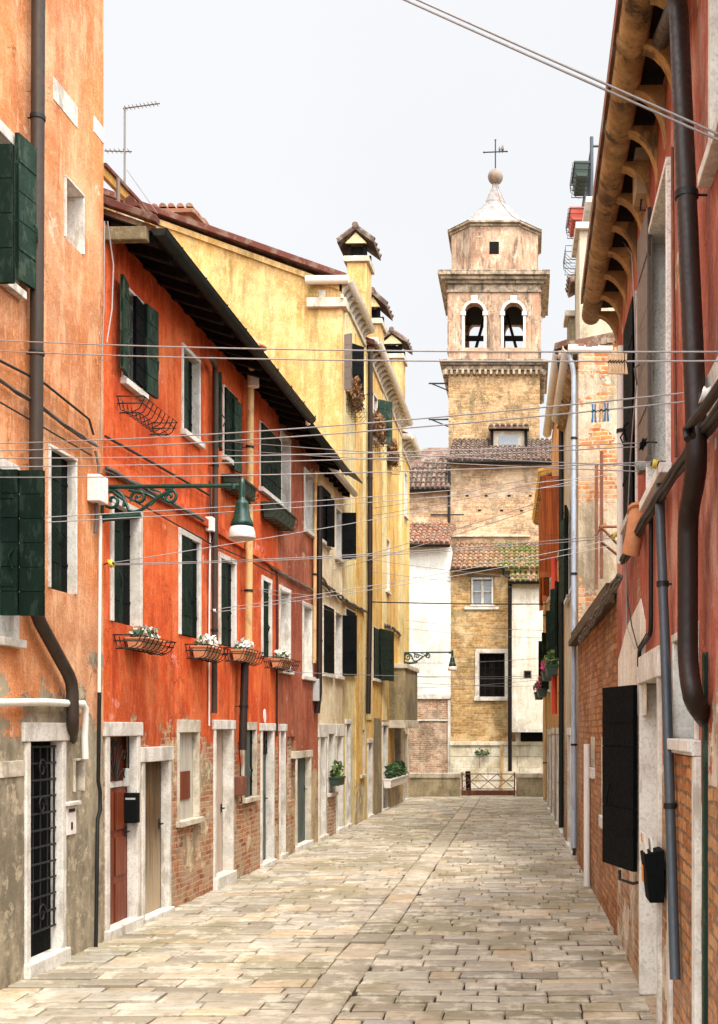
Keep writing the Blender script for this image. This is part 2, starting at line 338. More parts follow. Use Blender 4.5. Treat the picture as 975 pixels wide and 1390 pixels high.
def pave_mat():
    t = NT('paving_stone'); at_ = t.n('ShaderNodeAttribute'); at_.attribute_name = 'tint'
    geo = t.n('ShaderNodeNewGeometry'); v = geo.outputs['Position']
    ti = at_.outputs['Fac']
    col = t.mix(ti, (.235,.20,.145), (.445,.385,.295))
    w = t.n('ShaderNodeTexWhiteNoise', noise_dimensions='1D'); t.put(w.inputs['W'], t.math('MULTIPLY', ti, 91.7))
    col = t.mix(t.mr(w.outputs['Value'], .7, 1.0, 0, .55), col, (.42,.39,.335))
    col = t.mix(t.mr(w.outputs['Value'], .22, .0, 0, .55), col, (.50,.355,.20))
    col = t.mix(t.mr(t.noise(.55, 7, .65, vec=v), .47, .66, 0, .65), col, (.215,.185,.10))
    col = t.mix(t.mr(t.noise(7, 9, .75, vec=v, stretch=(1, 2.2, 1)), .50, .72, 0, .55), col, (.15,.11,.065))
    col = t.mix(t.mr(t.noise(3.0, 9, .7, vec=v, off=5), .52, .7, 0, .5), col, (.66,.58,.45))
    t.bump(t.math('ADD', t.noise(14, 8, .75, vec=v), t.math('MULTIPLY', t.noise(60, 4, .7, vec=v), .4)), .5, .012)
    return t.done(col, .72, spec=.3)
M['pave'] = pave_mat()
M['joint'] = flat('paving_joint', (.045,.034,.022), .95, spec=.1)
def water_mat():
    t = NT('canal_water'); t.bump(t.noise(1.6, 6, .6, stretch=(1, 2, 1)), .4, .05); return t.done((.05,.07,.045), .06, spec=.6)
M['water'] = water_mat()
M['earth'] = flat('earth', (.22,.18,.12), .95)

# ---------------------------------------------------------------- generic building pieces
def wall_with_holes(mb, x0, x1, z0, z1, holes, y0=0.0, depth=.3):
    xs = sorted({x0, x1, *[v for h in holes for v in h[:2] if x0 < v < x1]}); zs = sorted({z0, z1, *[v for h in holes for v in h[2:4] if z0 < v < z1]})
    for i in range(len(xs)-1):
        for j in range(len(zs)-1):
            cx, cz = (xs[i]+xs[i+1])/2, (zs[j]+zs[j+1])/2
            if any(h[0] < cx < h[1] and h[2] < cz < h[3] for h in holes): continue
            mb.quad((xs[i], y0, zs[j]), (xs[i+1], y0, zs[j]), (xs[i+1], y0, zs[j+1]), (xs[i], y0, zs[j+1]))
    for a, b, c, d in [h[:4] for h in holes]:
        a, b, c, d = max(a, x0), min(b, x1), max(c, z0), min(d, z1); y1 = y0+depth
        mb.quad((a,y0,c),(a,y0,d),(a,y1,d),(a,y1,c)); mb.quad((b,y0,c),(b,y1,c),(b,y1,d),(b,y0,d))
        mb.quad((a,y0,c),(a,y1,c),(b,y1,c),(b,y0,c)); mb.quad((a,y0,d),(b,y0,d),(b,y1,d),(a,y1,d))
        mb.quad((a,y1,c),(a,y1,d),(b,y1,d),(b,y1,c))
    return mb
def leaf(mb, hx, side, w, za, zb, ang, y=-.03, th=.04, boards=5):
    """one shutter leaf of horizontal boards, hinged at x=hx; side +1: opening lies to +x of the hinge"""
    a = math.radians(ang); dx, dy = side*math.cos(a), -math.sin(a)
    u = Vector((dx, dy, 0)); nrm = Vector((0, 0, 1)).cross(u).normalized()
    if nrm.y > 0: nrm = -nrm
    o = Vector((hx, y, za)); h = (zb-za)/boards
    for k in range(boards):
        mb.obox(o+Vector((0, 0, k*h+.004)), u*w, nrm*th, (0, 0, h-.008))
    mb.obox(o-nrm*-.006+Vector((0, 0, .01)), u*w, nrm*(th-.014), (0, 0, zb-za-.02))
    for fz in (.2, .8):                       # strap hinges
        mb.obox(o+nrm*(th+.001)+Vector((0, 0, (zb-za)*fz)), u*w*.8, nrm*.006, (0, 0, .028))
    zc = za+(zb-za)*.45                        # catch
    mb.tube([o+u*w*.75+nrm*(th+.004)+Vector((0, 0, zc-za)), o+u*w*.62+nrm*(th+.05)+Vector((0, 0, zc-za-.06)), o+u*w*.78+nrm*(th+.02)+Vector((0, 0, zc-za-.16))], .008, 5)
def ring(mb, a, b, c, d, w, y0, y1, sill=True, lint=None):
    lw = lint or w
    zb = c+w*.0
    mb.box(a, a+w, y0, y1, c, d-lw); mb.box(b-w, b, y0, y1, c, d-lw); mb.box(a-(.0), b, y0-.004, y1, d-lw, d)
    if sill: mb.box(a-.03, b+.03, y0-.05, y1, c-.07, c)
class House:
    def __init__(s, name, label, F, L, H, D=6.0, mat='orange', cat='house', group=None):
        s.F, s.L, s.H, s.D, s.mat = F, L, H, D, M[mat]; s.holes = []; s.body = MB()
        s.root = thing(name, label, cat, F.O, F.ang, group)
    def window(s, r, fw=.07, d=.14, fm='stone', pane='glass', style=None, sm='green', aL=172, aR=172, lw=None, sill=True, lint=None, sash=False, boards=5, proud=.02):
        a, b, c, d2 = r; s.holes.append((a, b, c, d2))
        g = MB(); g.box(a+.002, b-.002, d, d+.03, c+.002, d2-.002); w = g.build('window', M[pane], s.root)
        if fm:
            f = MB(); ring(f, a+.003, b-.003, c+.003, d2-.003, fw, -proud, d, sill, lint); f.build('frame', M[fm], w, bevel=.006)
        ia, ib, ic, id_ = a+fw, b-fw, c+.01, d2-(lint or fw)
        if sash:
            q = MB(); xm = (ia+ib)/2; wd = .035
            for x in (ia, xm-wd/2, ib-wd): q.box(x, x+wd, d-.03, d-.002, ic, id_)
            for k in range(4):
                zz = ic+(id_-ic-wd)*k/3; q.box(ia+wd, xm-wd/2, d-.028, d-.003, zz, zz+wd); q.box(xm+wd/2, ib-wd, d-.028, d-.003, zz, zz+wd)
            q.build('sash', M[sash] if isinstance(sash, str) else M['stone'], w)
        if style == 'half':
            mb = MB(); leaf(mb, ia+.004, 1, (ib-ia)*.60, ic, id_, 0, y=d-.006, th=.045, boards=1); mb.build('shutter', M[sm], w)
            mb = MB(); leaf(mb, ib-.004, -1, (ib-ia)*.38, ic, id_, 0, y=d-.004, th=.012, boards=1); mb.build('shutter', M['black'], w)
        elif style == 'closed':
            for hx, sd in ((ia, 1), (ib, -1)):
                mb = MB(); leaf(mb, hx+sd*.004, sd, (ib-ia)/2-.008, ic, id_, 0, y=-.004, th=.04, boards=boards); mb.build('shutter', M[sm], w)
        elif style == 'open':
            ww = lw or (b-a)/2
            for hx, sd, an in ((a+.02, 1, aL), (b-.02, -1, aR)):
                if an is None: continue
                mb = MB(); leaf(mb, hx, sd, ww, c+.02, d2-.02, an, boards=boards); mb.build('shutter', M[sm], w)
        elif style == 'blind':
            mb = MB(); mb.box(ia+.002, ib-.002, d-.04, d-.01, ic, id_-.12); mb.build('blind', M['blind'], w)
        return w
    def door(s, r, fw=.1, d=.2, fm='stone', dm='browndoor', lint=.14, transom=0.0, step=.08, panels=True, handle=True, grille=False, proud=.02, half=False):
        a, b, c, d2 = r; c = max(c, 0.0); s.holes.append((a, b, c, d2)); g = MB()
        ia, ib = a+fw, b-fw; top = d2-lint-transom
        g.box(a+.002, b-.002, d+.045, d+.07, c, d2-.002)
        if panels:
            n = 3; h = (top-.1-c)/n; xm = (ia+ib)/2
            g.box(ia, ib, d, d+.044, c+.02, top)
            for k in range(n):
                for x0, x1 in ((ia+.05, xm-.03), (xm+.03, ib-.05)): g.box(x0, x1, d-.014, d-.001, c+.1+k*h, c+.02+(k+1)*h)
        else:
            n = max(3, int((ib-ia)/.14)); pw = (ib-ia)/n
            for k in range(n): g.box(ia+k*pw+.002, ia+(k+1)*pw-.002, d, d+.044, c+.02, top)
        dr = g.build('door', M[dm], s.root, bevel=.004)
        f = MB(); y0 = -proud
        f.box(a+.003, a+fw, y0, d, c, d2-lint); f.box(b-fw, b-.003, y0, d, c, d2-lint); f.box(a-.05, b+.05, y0-.01, d+.04, d2-lint, d2)
        f.build('frame', M[fm], dr, bevel=.008)
        if step: q = MB(); q.box(a-.01, b+.01, -.06, d, -.02, step); q.build('doorstep', M['stone'], dr, bevel=.012)
        if transom:
            q = MB(); zt = top; q.box(ia, ib, d-.01, d+.03, zt-.03, zt+.03); q.build('transom_bar', M[fm if transom > .5 else dm], dr)
            q = MB(); cx, cz, rr = (ia+ib)/2, zt+.04, min(ib-ia, transom)*.5
            for k in range(6):
                an = math.pi*(k+.5)/6; ex, ez = cx+math.cos(an)*rr*1.0, cz+math.sin(an)*(transom-.06)
                q.tube([(cx, d-.03, cz), ((cx+ex)/2+.04*math.cos(an+1.5), d-.03, (cz+ez)/2+.03), (ex, d-.03, ez)], .009, 5)
                q.tube([(ex+.05*math.cos(t*.9), d-.03, ez-.05+.05*math.sin(t*.9)) for t in range(8)], .008, 5)
            for x in (ia+.03, ib-.03): q.tube([(x, d-.03, cz), (x, d-.03, d2-lint)], .01, 5)
            q.build('fanlight_grille', M['iron'], dr)
        if grille:
            q = MB(); nx, nz = 5, 12
            for k in range(nx): x = ia+.03+(ib-ia-.06)*k/(nx-1); q.tube([(x, d-.05, c+.35), (x, d-.05, top-.05)], .009, 5)
            for k in range(nz): z = c+.35+(top-.4-c)*k/(nz-1); q.tube([(ia+.01, d-.055, z), (ib-.01, d-.055, z)], .011, 5)
            for zz in (c+.5, (c+top)/2+.45, top-.25):
                q.tube([((ia+ib)/2+.08*math.cos(t*.7)*(1-t*.07), d-.07, zz+.1*math.sin(t*.7)*(1-t*.07)) for t in range(11)], .009, 5)
            q.build('grille', M['iron'], dr)
        if handle:
            q = MB(); q.box(ib-.1, ib-.06, d-.02, d-.012, 1.0, 1.12); q.tube([(ib-.08, d-.015, 1.06), (ib-.08, d-.06, 1.06), (ib-.16, d-.06, 1.06)], .009, 6); q.build('handle', M['iron'], dr)
        return dr
    def finish(s, gable=None, back=True, z1=None, ends=True, parapet=0.0, top2=None):
        mb = s.body; L, H, D = s.L, s.H, s.D
        wall_with_holes(mb, 0, L, -.3, H, s.holes, 0.0, .32)
        if ends:
            for x in (0.0, L):
                if gable: mb.add([(x,0,-.3),(x,0,H),(x,D*.5,gable),(x,D,H),(x,D,-.3)], [(0,1,2,3,4)])
                else: mb.quad((x,0,-.3),(x,0,H),(x,D,H),(x,D,-.3))
        mb.quad((0,D,-.3),(0,D,H),(L,D,H),(L,D,-.3))
        if not gable: mb.quad((0,0,H),(L,0,H),(L,D,H),(0,D,H))
        return mb.build('wall', s.mat, s.root)
    def part(s, name, mb, mat, bevel=0.0): return mb.build(name, M[mat], s.root, bevel=bevel)
    def pt(s, px, py, off=0.0):
        x, z = s.F.loc(px, py, off); return Vector((x, off, z))
    def pipe(s, pts, r, mat, name='drainpipe', off=None, collars=True, seg=12):
        """downpipe through local points, with clips"""
        mb = MB(); P = [Vector(p) for p in pts]
        # rounded bends
        Q = [P[0]]
        for i in range(1, len(P)-1):
            a, b, c = P[i-1], P[i], P[i+1]; d1 = min(.1, (b-a).length*.4); d2 = min(.1, (c-b).length*.4)
            q0, q1 = b+(a-b).normalized()*d1, b+(c-b).normalized()*d2
            Q += [q0, q0*.25+b*.5+q1*.25, q1]
        Q.append(P[-1]); mb.tube(Q, r, seg)
        o = mb.build(name, M[mat], s.root)
        if collars:
            for i in range(len(P)-1):
                if abs(P[i+1].z-P[i].z) < .8: continue
                n = max(1, int(abs(P[i+1].z-P[i].z)/1.7))
                for k in range(n):
                    p = P[i].lerp(P[i+1], (k+.5)/n); dz = Vector((0, 0, .018))
                    cb = MB(); cb.tube([p-dz, p+dz], r+.009, seg); cb.tube([p, p+Vector((0, max(.02, -p.y), 0))], .007, 5); cb.build('pipe_clip', M['iron'], o)
        return o
def roof(h, x0, x1, ov, ze, yr, zr, mat='tile', th=.1, D=None, both=True, soffit='darkwood', rafters=.45, tiles=True):
    """pitched roof: eaves at y=-ov (underside height ze), ridge at yr, zr"""
    mb = MB(); sl = Vector((0, yr+ov, zr-ze)); 
    mb.prism([(x0,-ov,ze+.05),(x0,yr,zr+.05),(x0,yr,zr+.05+th),(x0,-ov,ze+.05+th)], (x1-x0, 0, 0))
    D = D or 2*yr
    if both: mb.prism([(x0,D+ov,ze+.05),(x0,D+ov,ze+.05+th),(x0,yr,zr+.05+th),(x0,yr,zr+.05)], (x1-x0, 0, 0))
    if tiles:
        n = int((x1-x0)/.21)
        for i in range(n):
            x = x0+.1+i*(x1-x0-.2)/max(1, n-1); up = sl.normalized()
            for k in range(3): 
                p = Vector((x, -ov-.05, ze+.05+th))+up*k*.4; mb.tube([p, p+up*.44], .085, 8, True, True, .07)
    o = mb.build('roof', M[mat], h.root)
    if soffit:
        sb = MB(); sb.prism([(x0,-ov,ze+.03),(x0,.5,ze+.03+(.5+ov)*(zr-ze)/(yr+ov)),(x0,.5,ze+.048+(.5+ov)*(zr-ze)/(yr+ov)),(x0,-ov,ze+.048)], (x1-x0, 0, 0))
        if rafters:
            n = int((x1-x0)/rafters)
            for i in range(n+1):
                x = x0+.05+i*(x1-x0-.2)/max(1, n); zz = lambda y: ze+.028+(y+ov)*(zr-ze)/(yr+ov)
                sb.prism([(x,-ov+.02,zz(-ov+.02)-.1),(x,-.01,zz(-.01)-.12),(x,-.01,zz(-.01)),(x,-ov+.02,zz(-ov+.02))], (.09, 0, 0))
        sb.build('eaves_boards', M[soffit], o)
    return o
def cornice_teeth(mb, x0, x1, y0, z, step=.28, w=.13, out=.18, h=.24):
    n = int((x1-x0)/step)
    for i in range(n):
        x = x0+(i+.3)*step; P = [(x, 0, z-h)]
        for k in range(6):
            a = math.pi/2*k/5; P.append((x, -out*(1-math.cos(a)), z-h+h*math.sin(a)*.75))
        P += [(x, -out, z), (x, 0, z)]
        mb.prism(P, (w, 0, 0))
def tilesheet(mb, O, U, V, w, l, tw=.22, tl=.38, r=.085, stag=True, clip=None):
    U, V = Vector(U).normalized(), Vector(V).normalized(); N = U.cross(V).normalized()
    if N.z < 0: N = -N
    O = Vector(O); nc, nr = max(1, int(w/tw)), max(1, int(l/tl)); tw, tl = w/nc, l/nr
    for i in range(nc):
        for j in range(nr):
            if clip and not clip((i+.5)*tw, (j+.5)*tl): continue
            jx, jz = R.uniform(-.012, .012), R.uniform(-.008, .01)
            base = O+U*((i+.5)*tw+jx)+V*(j*tl); t = R.random()
            vs = []; fs = []
            for e, (rr, lift) in enumerate(((r, .035), (r*.82, .0))):
                p = base+V*(tl*1.1*e)+N*(lift+jz)
                for k in range(6):
                    a = math.pi*k/5; vs.append(p+U*math.cos(a)*rr+N*math.sin(a)*rr)
            for k in range(5): fs.append((k, k+1, 6+k+1, 6+k))
            vs.append(base+N*(.035+jz)); fs.append((0, 1, 2, 3, 4, 5))
            mb.add(vs[:12], fs[:5], True, t); mb.add(vs[:6], [(5, 4, 3, 2, 1, 0)], False, t*.4)
    mb.prism([O-N*.08, O+U*w-N*.08, O+U*w+V*l-N*.08, O+V*l-N*.08], N*.085, .0)
def foliage(mb, c, rad, n, size, flatf=1.0):
    c = Vector(c)
    for _ in range(n):
        while True:
            p = Vector((R.uniform(-1, 1), R.uniform(-1, 1), R.uniform(-1, 1)))
            if p.length < 1: break
        q = c+Vector((p.x*rad[0], p.y*rad[1], p.z*rad[2]))
        a = Vector((R.gauss(0, 1), R.gauss(0, 1), R.gauss(0, 1))).normalized(); b = a.cross(Vector((R.gauss(0, 1), R.gauss(0, 1), R.gauss(0, 1)))).normalized()
        s_ = size*R.uniform(.6, 1.3)
        mb.add([q-a*s_, q+b*s_*.45, q+a*s_, q-b*s_*.45], [(0, 1, 2, 3)], False, R.random())
# ================================================================ ground, canal
def structure(name, mb, mat): o = mb.build(name, M[mat]); o['kind'] = 'structure'; return o
g = MB(); g.box(-400, 400, -200, 900, -4.0, -3.0); structure('ground', g, 'earth')
g = MB(); g.box(-60, 60, -30, 35.55, -2.9, -.03); structure('street_bed', g, 'joint')
g = MB(); g.quad((-90, 35.4, -.75), (90, 35.4, -.75), (90, 41.6, -.75), (-90, 41.6, -.75)); structure('canal_water', g, 'water')
def stones():
    mb = MB(); J = .006; K = .019
    def st(x0, x1, y0, y1):
        if x1-x0 < .06 or y1-y0 < .06: return
        z = R.gauss(0, .004); tx, ty = R.gauss(0, .0025), R.gauss(0, .004); b = .018
        jt = [R.uniform(-.012, .012) for _ in range(8)]
        o = [(x0+J+jt[0]*.6, y0+K+jt[1]), (x1-J+jt[2]*.6, y0+K+jt[3]), (x1-J+jt[4]*.6, y1-K+jt[5]), (x0+J+jt[6]*.6, y1-K+jt[7])]
        cx, cy = (x0+x1)/2, (y0+y1)/2
        ins = [(p[0]+(b if p[0] < cx else -b), p[1]+(b if p[1] < cy else -b)) for p in o]
        zz = lambda p: z+tx*(p[0]-cx)/.4+ty*(p[1]-cy)/.15
        v = [(*p, -.029) for p in o]+[(*p, zz(p)-.010) for p in o]+[(*p, zz(p)) for p in ins]
        f = [(8, 9, 10, 11)]+[(4+i, 4+(i+1) % 4, 8+(i+1) % 4, 8+i) for i in range(4)]+[(i, (i+1) % 4, 4+(i+1) % 4, 4+i) for i in range(4)]
        mb.add(v, f, False, min(1, max(0, R.gauss(.5, .28))))
    def field(x0, x1, y0, y1, hmin, hmax, lmin, lmax):
        y = y0
        while y < y1:
            h = R.uniform(hmin, hmax); x = x0-R.uniform(0, .4); e = min(y+h, y1)
            while x < x1:
                l = R.uniform(lmin, lmax); a, b = max(x, x0), min(x+l, x1)
                st(a, b, y, e); x += l
            y = e
    field(-5.4, -1.82, 3.0, 35.3, .19, .31, .30, .72)
    field(-1.45, 2.2, 3.0, 35.3, .17, .29, .26, .62)
    y = 3.0
    while y < 35.3:
        l = R.uniform(.45, .95); st(-1.82, -1.45, y, min(35.3, y+l)); y += l
    return mb
structure('street_paving', stones(), 'pave')
g = MB()
for i in range(9): g.box(-6.0+i*1.1, -4.93+i*1.1, 35.3, 35.56, -.3, .012)
structure('quay_edge', g, 'plinth')

# ================================================================ LEFT SIDE
AL = math.atan2(1, .032)
def YL(px): return 7082.4/(763-px)
def FL(Y): return Frame(-4.36+.032*(Y-11.3), Y, AL)
def FLp(px): return FL(YL(px))
def LLEN(f, px): return f.lx(px)
# ---- orange corner house
F0 = FL(4.5); h = House('orange_house', 'tall apricot orange plaster house with grey rendered base at the near left', F0, F0.lx(140.5), 12.6, 7, 'orange')
w = h.window(F0.rect(-70, 24, 170, 380, 5, 5), fw=.10)
mb = MB(); leaf(mb, F0.lx(-33), 1, .285, 5.78, 6.90, 92, y=-.02, boards=4); mb.build('shutter', M['green'], w)
def solo_leaf(h, w, px0, px1, yt, yb, ref, mat, ang=176, side=-1, y=-.04, boards=5, off=-.085):
    a, b, c, d = h.F.rect(px0, px1, yt, yb, ref, None, off); mb = MB()
    leaf(mb, a if side < 0 else b, side, b-a, c, d, ang, y=y, boards=boards); return mb.build('shutter', M[mat], w)
ws = [o for o in h.root.children if o.name.startswith('window')]
solo_leaf(h, ws[-1], 27, 50, 200, 394, 46, 'greenl', 174)
w = h.window(F0.rect(-60, 24, 628, 868, 14, 14), fw=.10, style=None)
for y_, w_, a_ in ((-.16, .20, 91), (-.01, .148, 88)):
    mb = MB(); leaf(mb, F0.lx(1), 1, w_, 3.14, 4.37, a_, y=y_, boards=6); mb.build('shutter', M['green'], w)
h.window(F0.rect(65, 103, 612, 803, 84), fw=.03, style='half', sm='green', d=.085, fm='stone', sill=False)
w = h.window(F0.rect(87, 113, 251, 334, 100), fw=.02, d=.22, fm='stone', pane='blind', sill=False)
h.window(F0.rect(99, 113.5, 1029, 1075, 106), fw=.025, d=.1, fm='oldstone', pane='dark', sill=False)
r = F0.rect(33, 88, 981, 1300, 60); h.door((r[0], r[1], 0, r[3]), fw=.085, d=.10, dm='black', fm='stone', lint=.17, panels=False, grille=True, step=.12, handle=False)
h.finish()
P = h.pt; D_ = -.09
h.pipe([P(54, -420, D_), P(52, 0, D_), P(49, 640, D_), P(49, 835, D_), P(98, 925, D_), P(99, 985, D_), P(97, 1003, .02)], .057, 'pipet')
mb = MB()
for px0, px1, y0, y1 in ((72, 105, 127, 150), (127, 141, 168, 183)):
    r = F0.rect(px0, px1, y0, y1, (px0+px1)/2); mb = MB(); mb.box(r[0], r[1], -.006, .01, r[2]-.03, r[3]+.02); h.part('lintel_stone', mb, 'stone', .004)
mb = MB(); r = F0.rect(0, 32, 1033, 1055, 16); mb.box(r[0], r[1], -.012, .01, r[2], r[3]); h.part('stone_band', mb, 'oldstone', .004)
mb = MB(); r = F0.rect(-60, 141, -900, -880, 100); mb.box(0, h.L+.1, -.3, 7.3, 12.6, 12.75); h.part('roof', mb, 'tileedge')
def house_thing(name, label, cat, mb, mat, group=None, origin=None, bevel=0.0): return tag(mb.build(name, M[mat], None, origin, bevel), label, cat, group)
def wallpath(F, pts, off): return [F.hit(x, y, off) for x, y in pts]
def cable(label, F, pts, r, mat='wired', off=-.05, name='cable', cat='cable', group='cables along the house walls', wob=.0, strands=1):
    W = wallpath(F, pts, off); mb = MB(); Q = []
    for i in range(len(W)-1):
        n = max(2, int((W[i+1]-W[i]).length/.12))
        for k in range(n): Q.append(W[i].lerp(W[i+1], k/n))
    Q.append(W[-1])
    for s_ in range(strands):
        ph = R.uniform(0, 6); d = Vector((R.uniform(-1, 1), R.uniform(-1, 1), R.uniform(-1, 1)))*r*1.6*(strands > 1)
        mb.tube([q+d+Vector((0, 0, wob*math.sin(i*.9+ph)+R.uniform(-wob, wob)*.6)) for i, q in enumerate(Q)], r, 6)
    return tag(mb.build(name, M[mat], None, W[0]), label, cat, group)
cable('black cable sloping under the upper shutters of the apricot orange house', F0, [(-5, 487), (60, 520), (121, 569), (127, 590)], .012)
cable('twisted pale cable bundle tied to the taupe drainpipe of the apricot house', F0, [(-5, 512), (45, 543), (118, 597), (132, 604)], .011, 'cable', strands=3, wob=.008)
cable('thin black cable below the bundle on the apricot house wall', F0, [(-5, 543), (45, 572), (124, 618)], .008)
mb = MB(); mb.tube(wallpath(F0, [(-8, 954), (60, 953), (112, 956)], -.06), .035, 10); W = wallpath(F0, [(112, 954), (116, 962), (115, 1000), (116, 1030)], -.06); mb.tube(W, .032, 10)
house_thing('conduit', 'white horizontal conduit turning down beside the grilled door', 'pipe', mb, 'pipew', origin=W[0])
W = wallpath(F0, [(136.5, 700), (135.5, 820), (134.5, 940)], -.04); mb = MB(); mb.tube(W, .017, 8); house_thing('conduit', 'pale vertical conduit at the corner of the apricot and red houses', 'pipe', mb, 'pipew', origin=W[0])
W = wallpath(F0, [(135, 940), (133.5, 1060), (136, 1075), (136, 1100), (132.5, 1112), (131.5, 1200), (130, 1292)], -.045); mb = MB(); mb.tube(W, .02, 8); house_thing('gas_pipe', 'dark rusty pipe with a dogleg beside the red brown door', 'pipe', mb, 'iron', origin=W[0])
a = F0.loc(88, 1090)[0]; b = F0.loc(101, 1090)[0]; z0 = F0.loc(95, 1133)[1]; z1 = F0.loc(95, 1095)[1]
t = thing('letter_panel', 'white letter slot panel with little hood beside the grilled door', 'letterbox', F0.world((a+b)/2, 0, z0), AL)
m_ = MB(); hw = (b-a)/2; m_.box(-hw, hw, -.02, .01, 0, z1-z0); m_.build('panel', M['boxw'], t, bevel=.004)
m_ = MB(); m_.box(-hw-.03, hw+.03, -.06, .01, z1-z0+.01, z1-z0+.05); m_.build('hood', M['stone'], t, bevel=.008)
m_ = MB(); m_.box(-hw*.6, hw*.6, -.026, -.021, z1-z0-.05, z1-z0-.02); m_.box(-.015, .015, -.026, -.021, .05, .12); m_.build('slot', M['iron'], t)
W = F0.hit(124, 683, 0); t = thing('junction_box', 'white junction box on the wall behind the near lamp bracket', 'box', W, AL)
m_ = MB(); m_.box(-.11, .11, -.13, 0, 0, .27); m_.build('cover', M['boxw'], t, bevel=.012)
m_ = MB(); m_.tube([(0, -.05, 0), (.01, -.05, -.15), (.0, -.04, -.3)], .02, 6); m_.build('lead', M['cable'], t); m_ = MB(); m_.tube([(.05, -.05, .27), (.06, -.05, .38), (-.02, -.05, .52)], .014, 6); m_.build('lead', M['cable'], t)

# ---- red house
F1 = FLp(141); red = h = House('red_house', 'low vermilion red plaster house with white framed windows and dark gutter', F1, F1.lx(377.5), 7.42, 7, 'red')
W1 = h.window(F1.rect(165, 193, 397, 525, 180), fw=.03, style='open', aL=168, aR=175, lw=.28, sm='greenl', pane='glass', sash='stone', sill=True)
mb = MB(); r = F1.rect(166, 178, 392, 512, 172); mb.box(r[0], r[1], .05, .07, r[2], r[3]); mb.build('curtain', M['blind'], W1)
mb = MB(); r = F1.rect(178, 192, 408, 522, 185); leaf(mb, r[1], -1, r[1]-r[0], r[2], r[3], 4, y=.0); mb.build('shutter', M['black'], W1)
h.window(F1.rect(246, 271, 476, 592, 258), fw=.05, style='half', sm='greenl', d=.10)
W3 = h.window(F1.rect(302, 320, 531, 626, 312), fw=.03, style='closed', sm='green', d=.12)
solo_leaf(h, W3, 295, 302, 508, 610, 299, 'greenl', 165, 1); solo_leaf(h, W3, 319.5, 326, 544, 640, 322, 'greenl', 172, -1)
h.window(F1.rect(352, 379, 584, 672, 366), fw=.03, style='closed', sm='green', d=.08)
for (xl, xr, yt, yb, st) in ((149, 192, 693, 853, .115), (242, 271.8, 731, 868.5, .035), (296.5, 320, 760.5, 880.5, .06), (354.5, 368.3, 787, 894, .04)):
    h.window(F1.rect(xl, xr, yt, yb, xr), fw=.075, d=st, style='half', sm='green', boards=1, sill=False)
r = F1.rect(139.5, 189, 981, 1264, 165); d1 = h.door((.02, r[1], 0, 2.26), fw=.10, d=.10, dm='reddoor', fm='stone', lint=.15, transom=.52, step=.10)
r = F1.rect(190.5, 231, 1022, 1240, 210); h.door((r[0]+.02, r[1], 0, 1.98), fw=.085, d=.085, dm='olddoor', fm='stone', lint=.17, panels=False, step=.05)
w = h.window(F1.rect(240, 270, 977, 1110, 265), fw=.06, d=.06, fm='oldstone', pane='greywood', lint=.16)
m_ = MB(); r = F1.rect(250, 263, 1047, 1085, 256); m_.box(r[0], r[1], .045, .058, r[2], r[3]); m_.build('patch', M['reddoor'], w)
r = F1.rect(289.5, 316.5, 977.5, 1215, 303); h.door((r[0], r[1], 0, r[3]), fw=.09, d=.13, dm='paledoor', fm='stone', lint=.13, panels=False, step=.16)
w = h.window(F1.rect(329, 347.5, 980, 1082, 340), fw=.05, d=.06, fm='oldstone', pane='glass', lint=.12, style='half', sm='greydoor')
r = F1.rect(353.5, 371.5, 982, 1182, 362); h.door((r[0], r[1], 0, r[3]), fw=.09, d=.11, dm='greydoor', fm='stone', lint=.12, transom=.42, step=.06)
h.finish(z1=None)
L1 = h.L
roof(h, .10, L1, .50, 7.30, 3.6, 8.75, 'tile', D=7, tiles=False, th=.06)
mb = MB(); mb.trough((.04, -.56, 7.36), (L1-.02, -.56, 7.33), .085); mb.add([(.04,-.645,7.36),(.04,-.475,7.36),(.04,-.50,7.29),(.04,-.56,7.275),(.04,-.62,7.29)], [(0,1,2,3,4)])
for k in range(9): x = .8*k+.5; mb.tube([(x, -.56+.09*math.cos(a), 7.36+.09*math.sin(a)) for a in [math.pi+math.pi*i/6 for i in range(7)]], .010, 4)
h.part('gutter', mb, 'gutterd')
mb = MB(); mb.box(.0, .10, -.44, .0, 7.23, 7.37); h.part('verge_slab', mb, 'flue', .01)
mb = MB(); mb.prism([(-.01, -.55, 7.40), (-.01, .05, 7.62), (-.01, .05, 7.70), (-.01, -.55, 7.48)], (.11, 0, 0)); h.part('verge_tile', mb, 'tileedge', .01)
# band moulding above the first floor windows
zc = F1.loc(150, 632)[1]; zc2 = F1.loc(372, 768)[1]
mb = MB(); mb.prism([(.02, -.05, zc-.05), (.02, -.05, zc+.05), (.02, .01, zc+.09), (.02, .01, zc-.05)], (L1-.03, 0, zc2-zc)); h.part('string_course', mb, 'red')
# downpipes
p = h.pt
h.pipe([p(288, 486, -.30), p(292, 496, -.09), p(293, 520, -.09), p(291, 968, -.09)], .038, 'pipet')
h.pipe([p(347, 470, -.5), p(340, 510, -.12), p(337, 900, -.12)], .055, 'pipey')
h.pipe([p(332.5, 900, -.12), p(329.5, 1018, -.12)], .058, 'pipeb')
h.pipe([p(376.5, 775, -.03), p(376, 1000, -.03)], .016, 'pipeb')
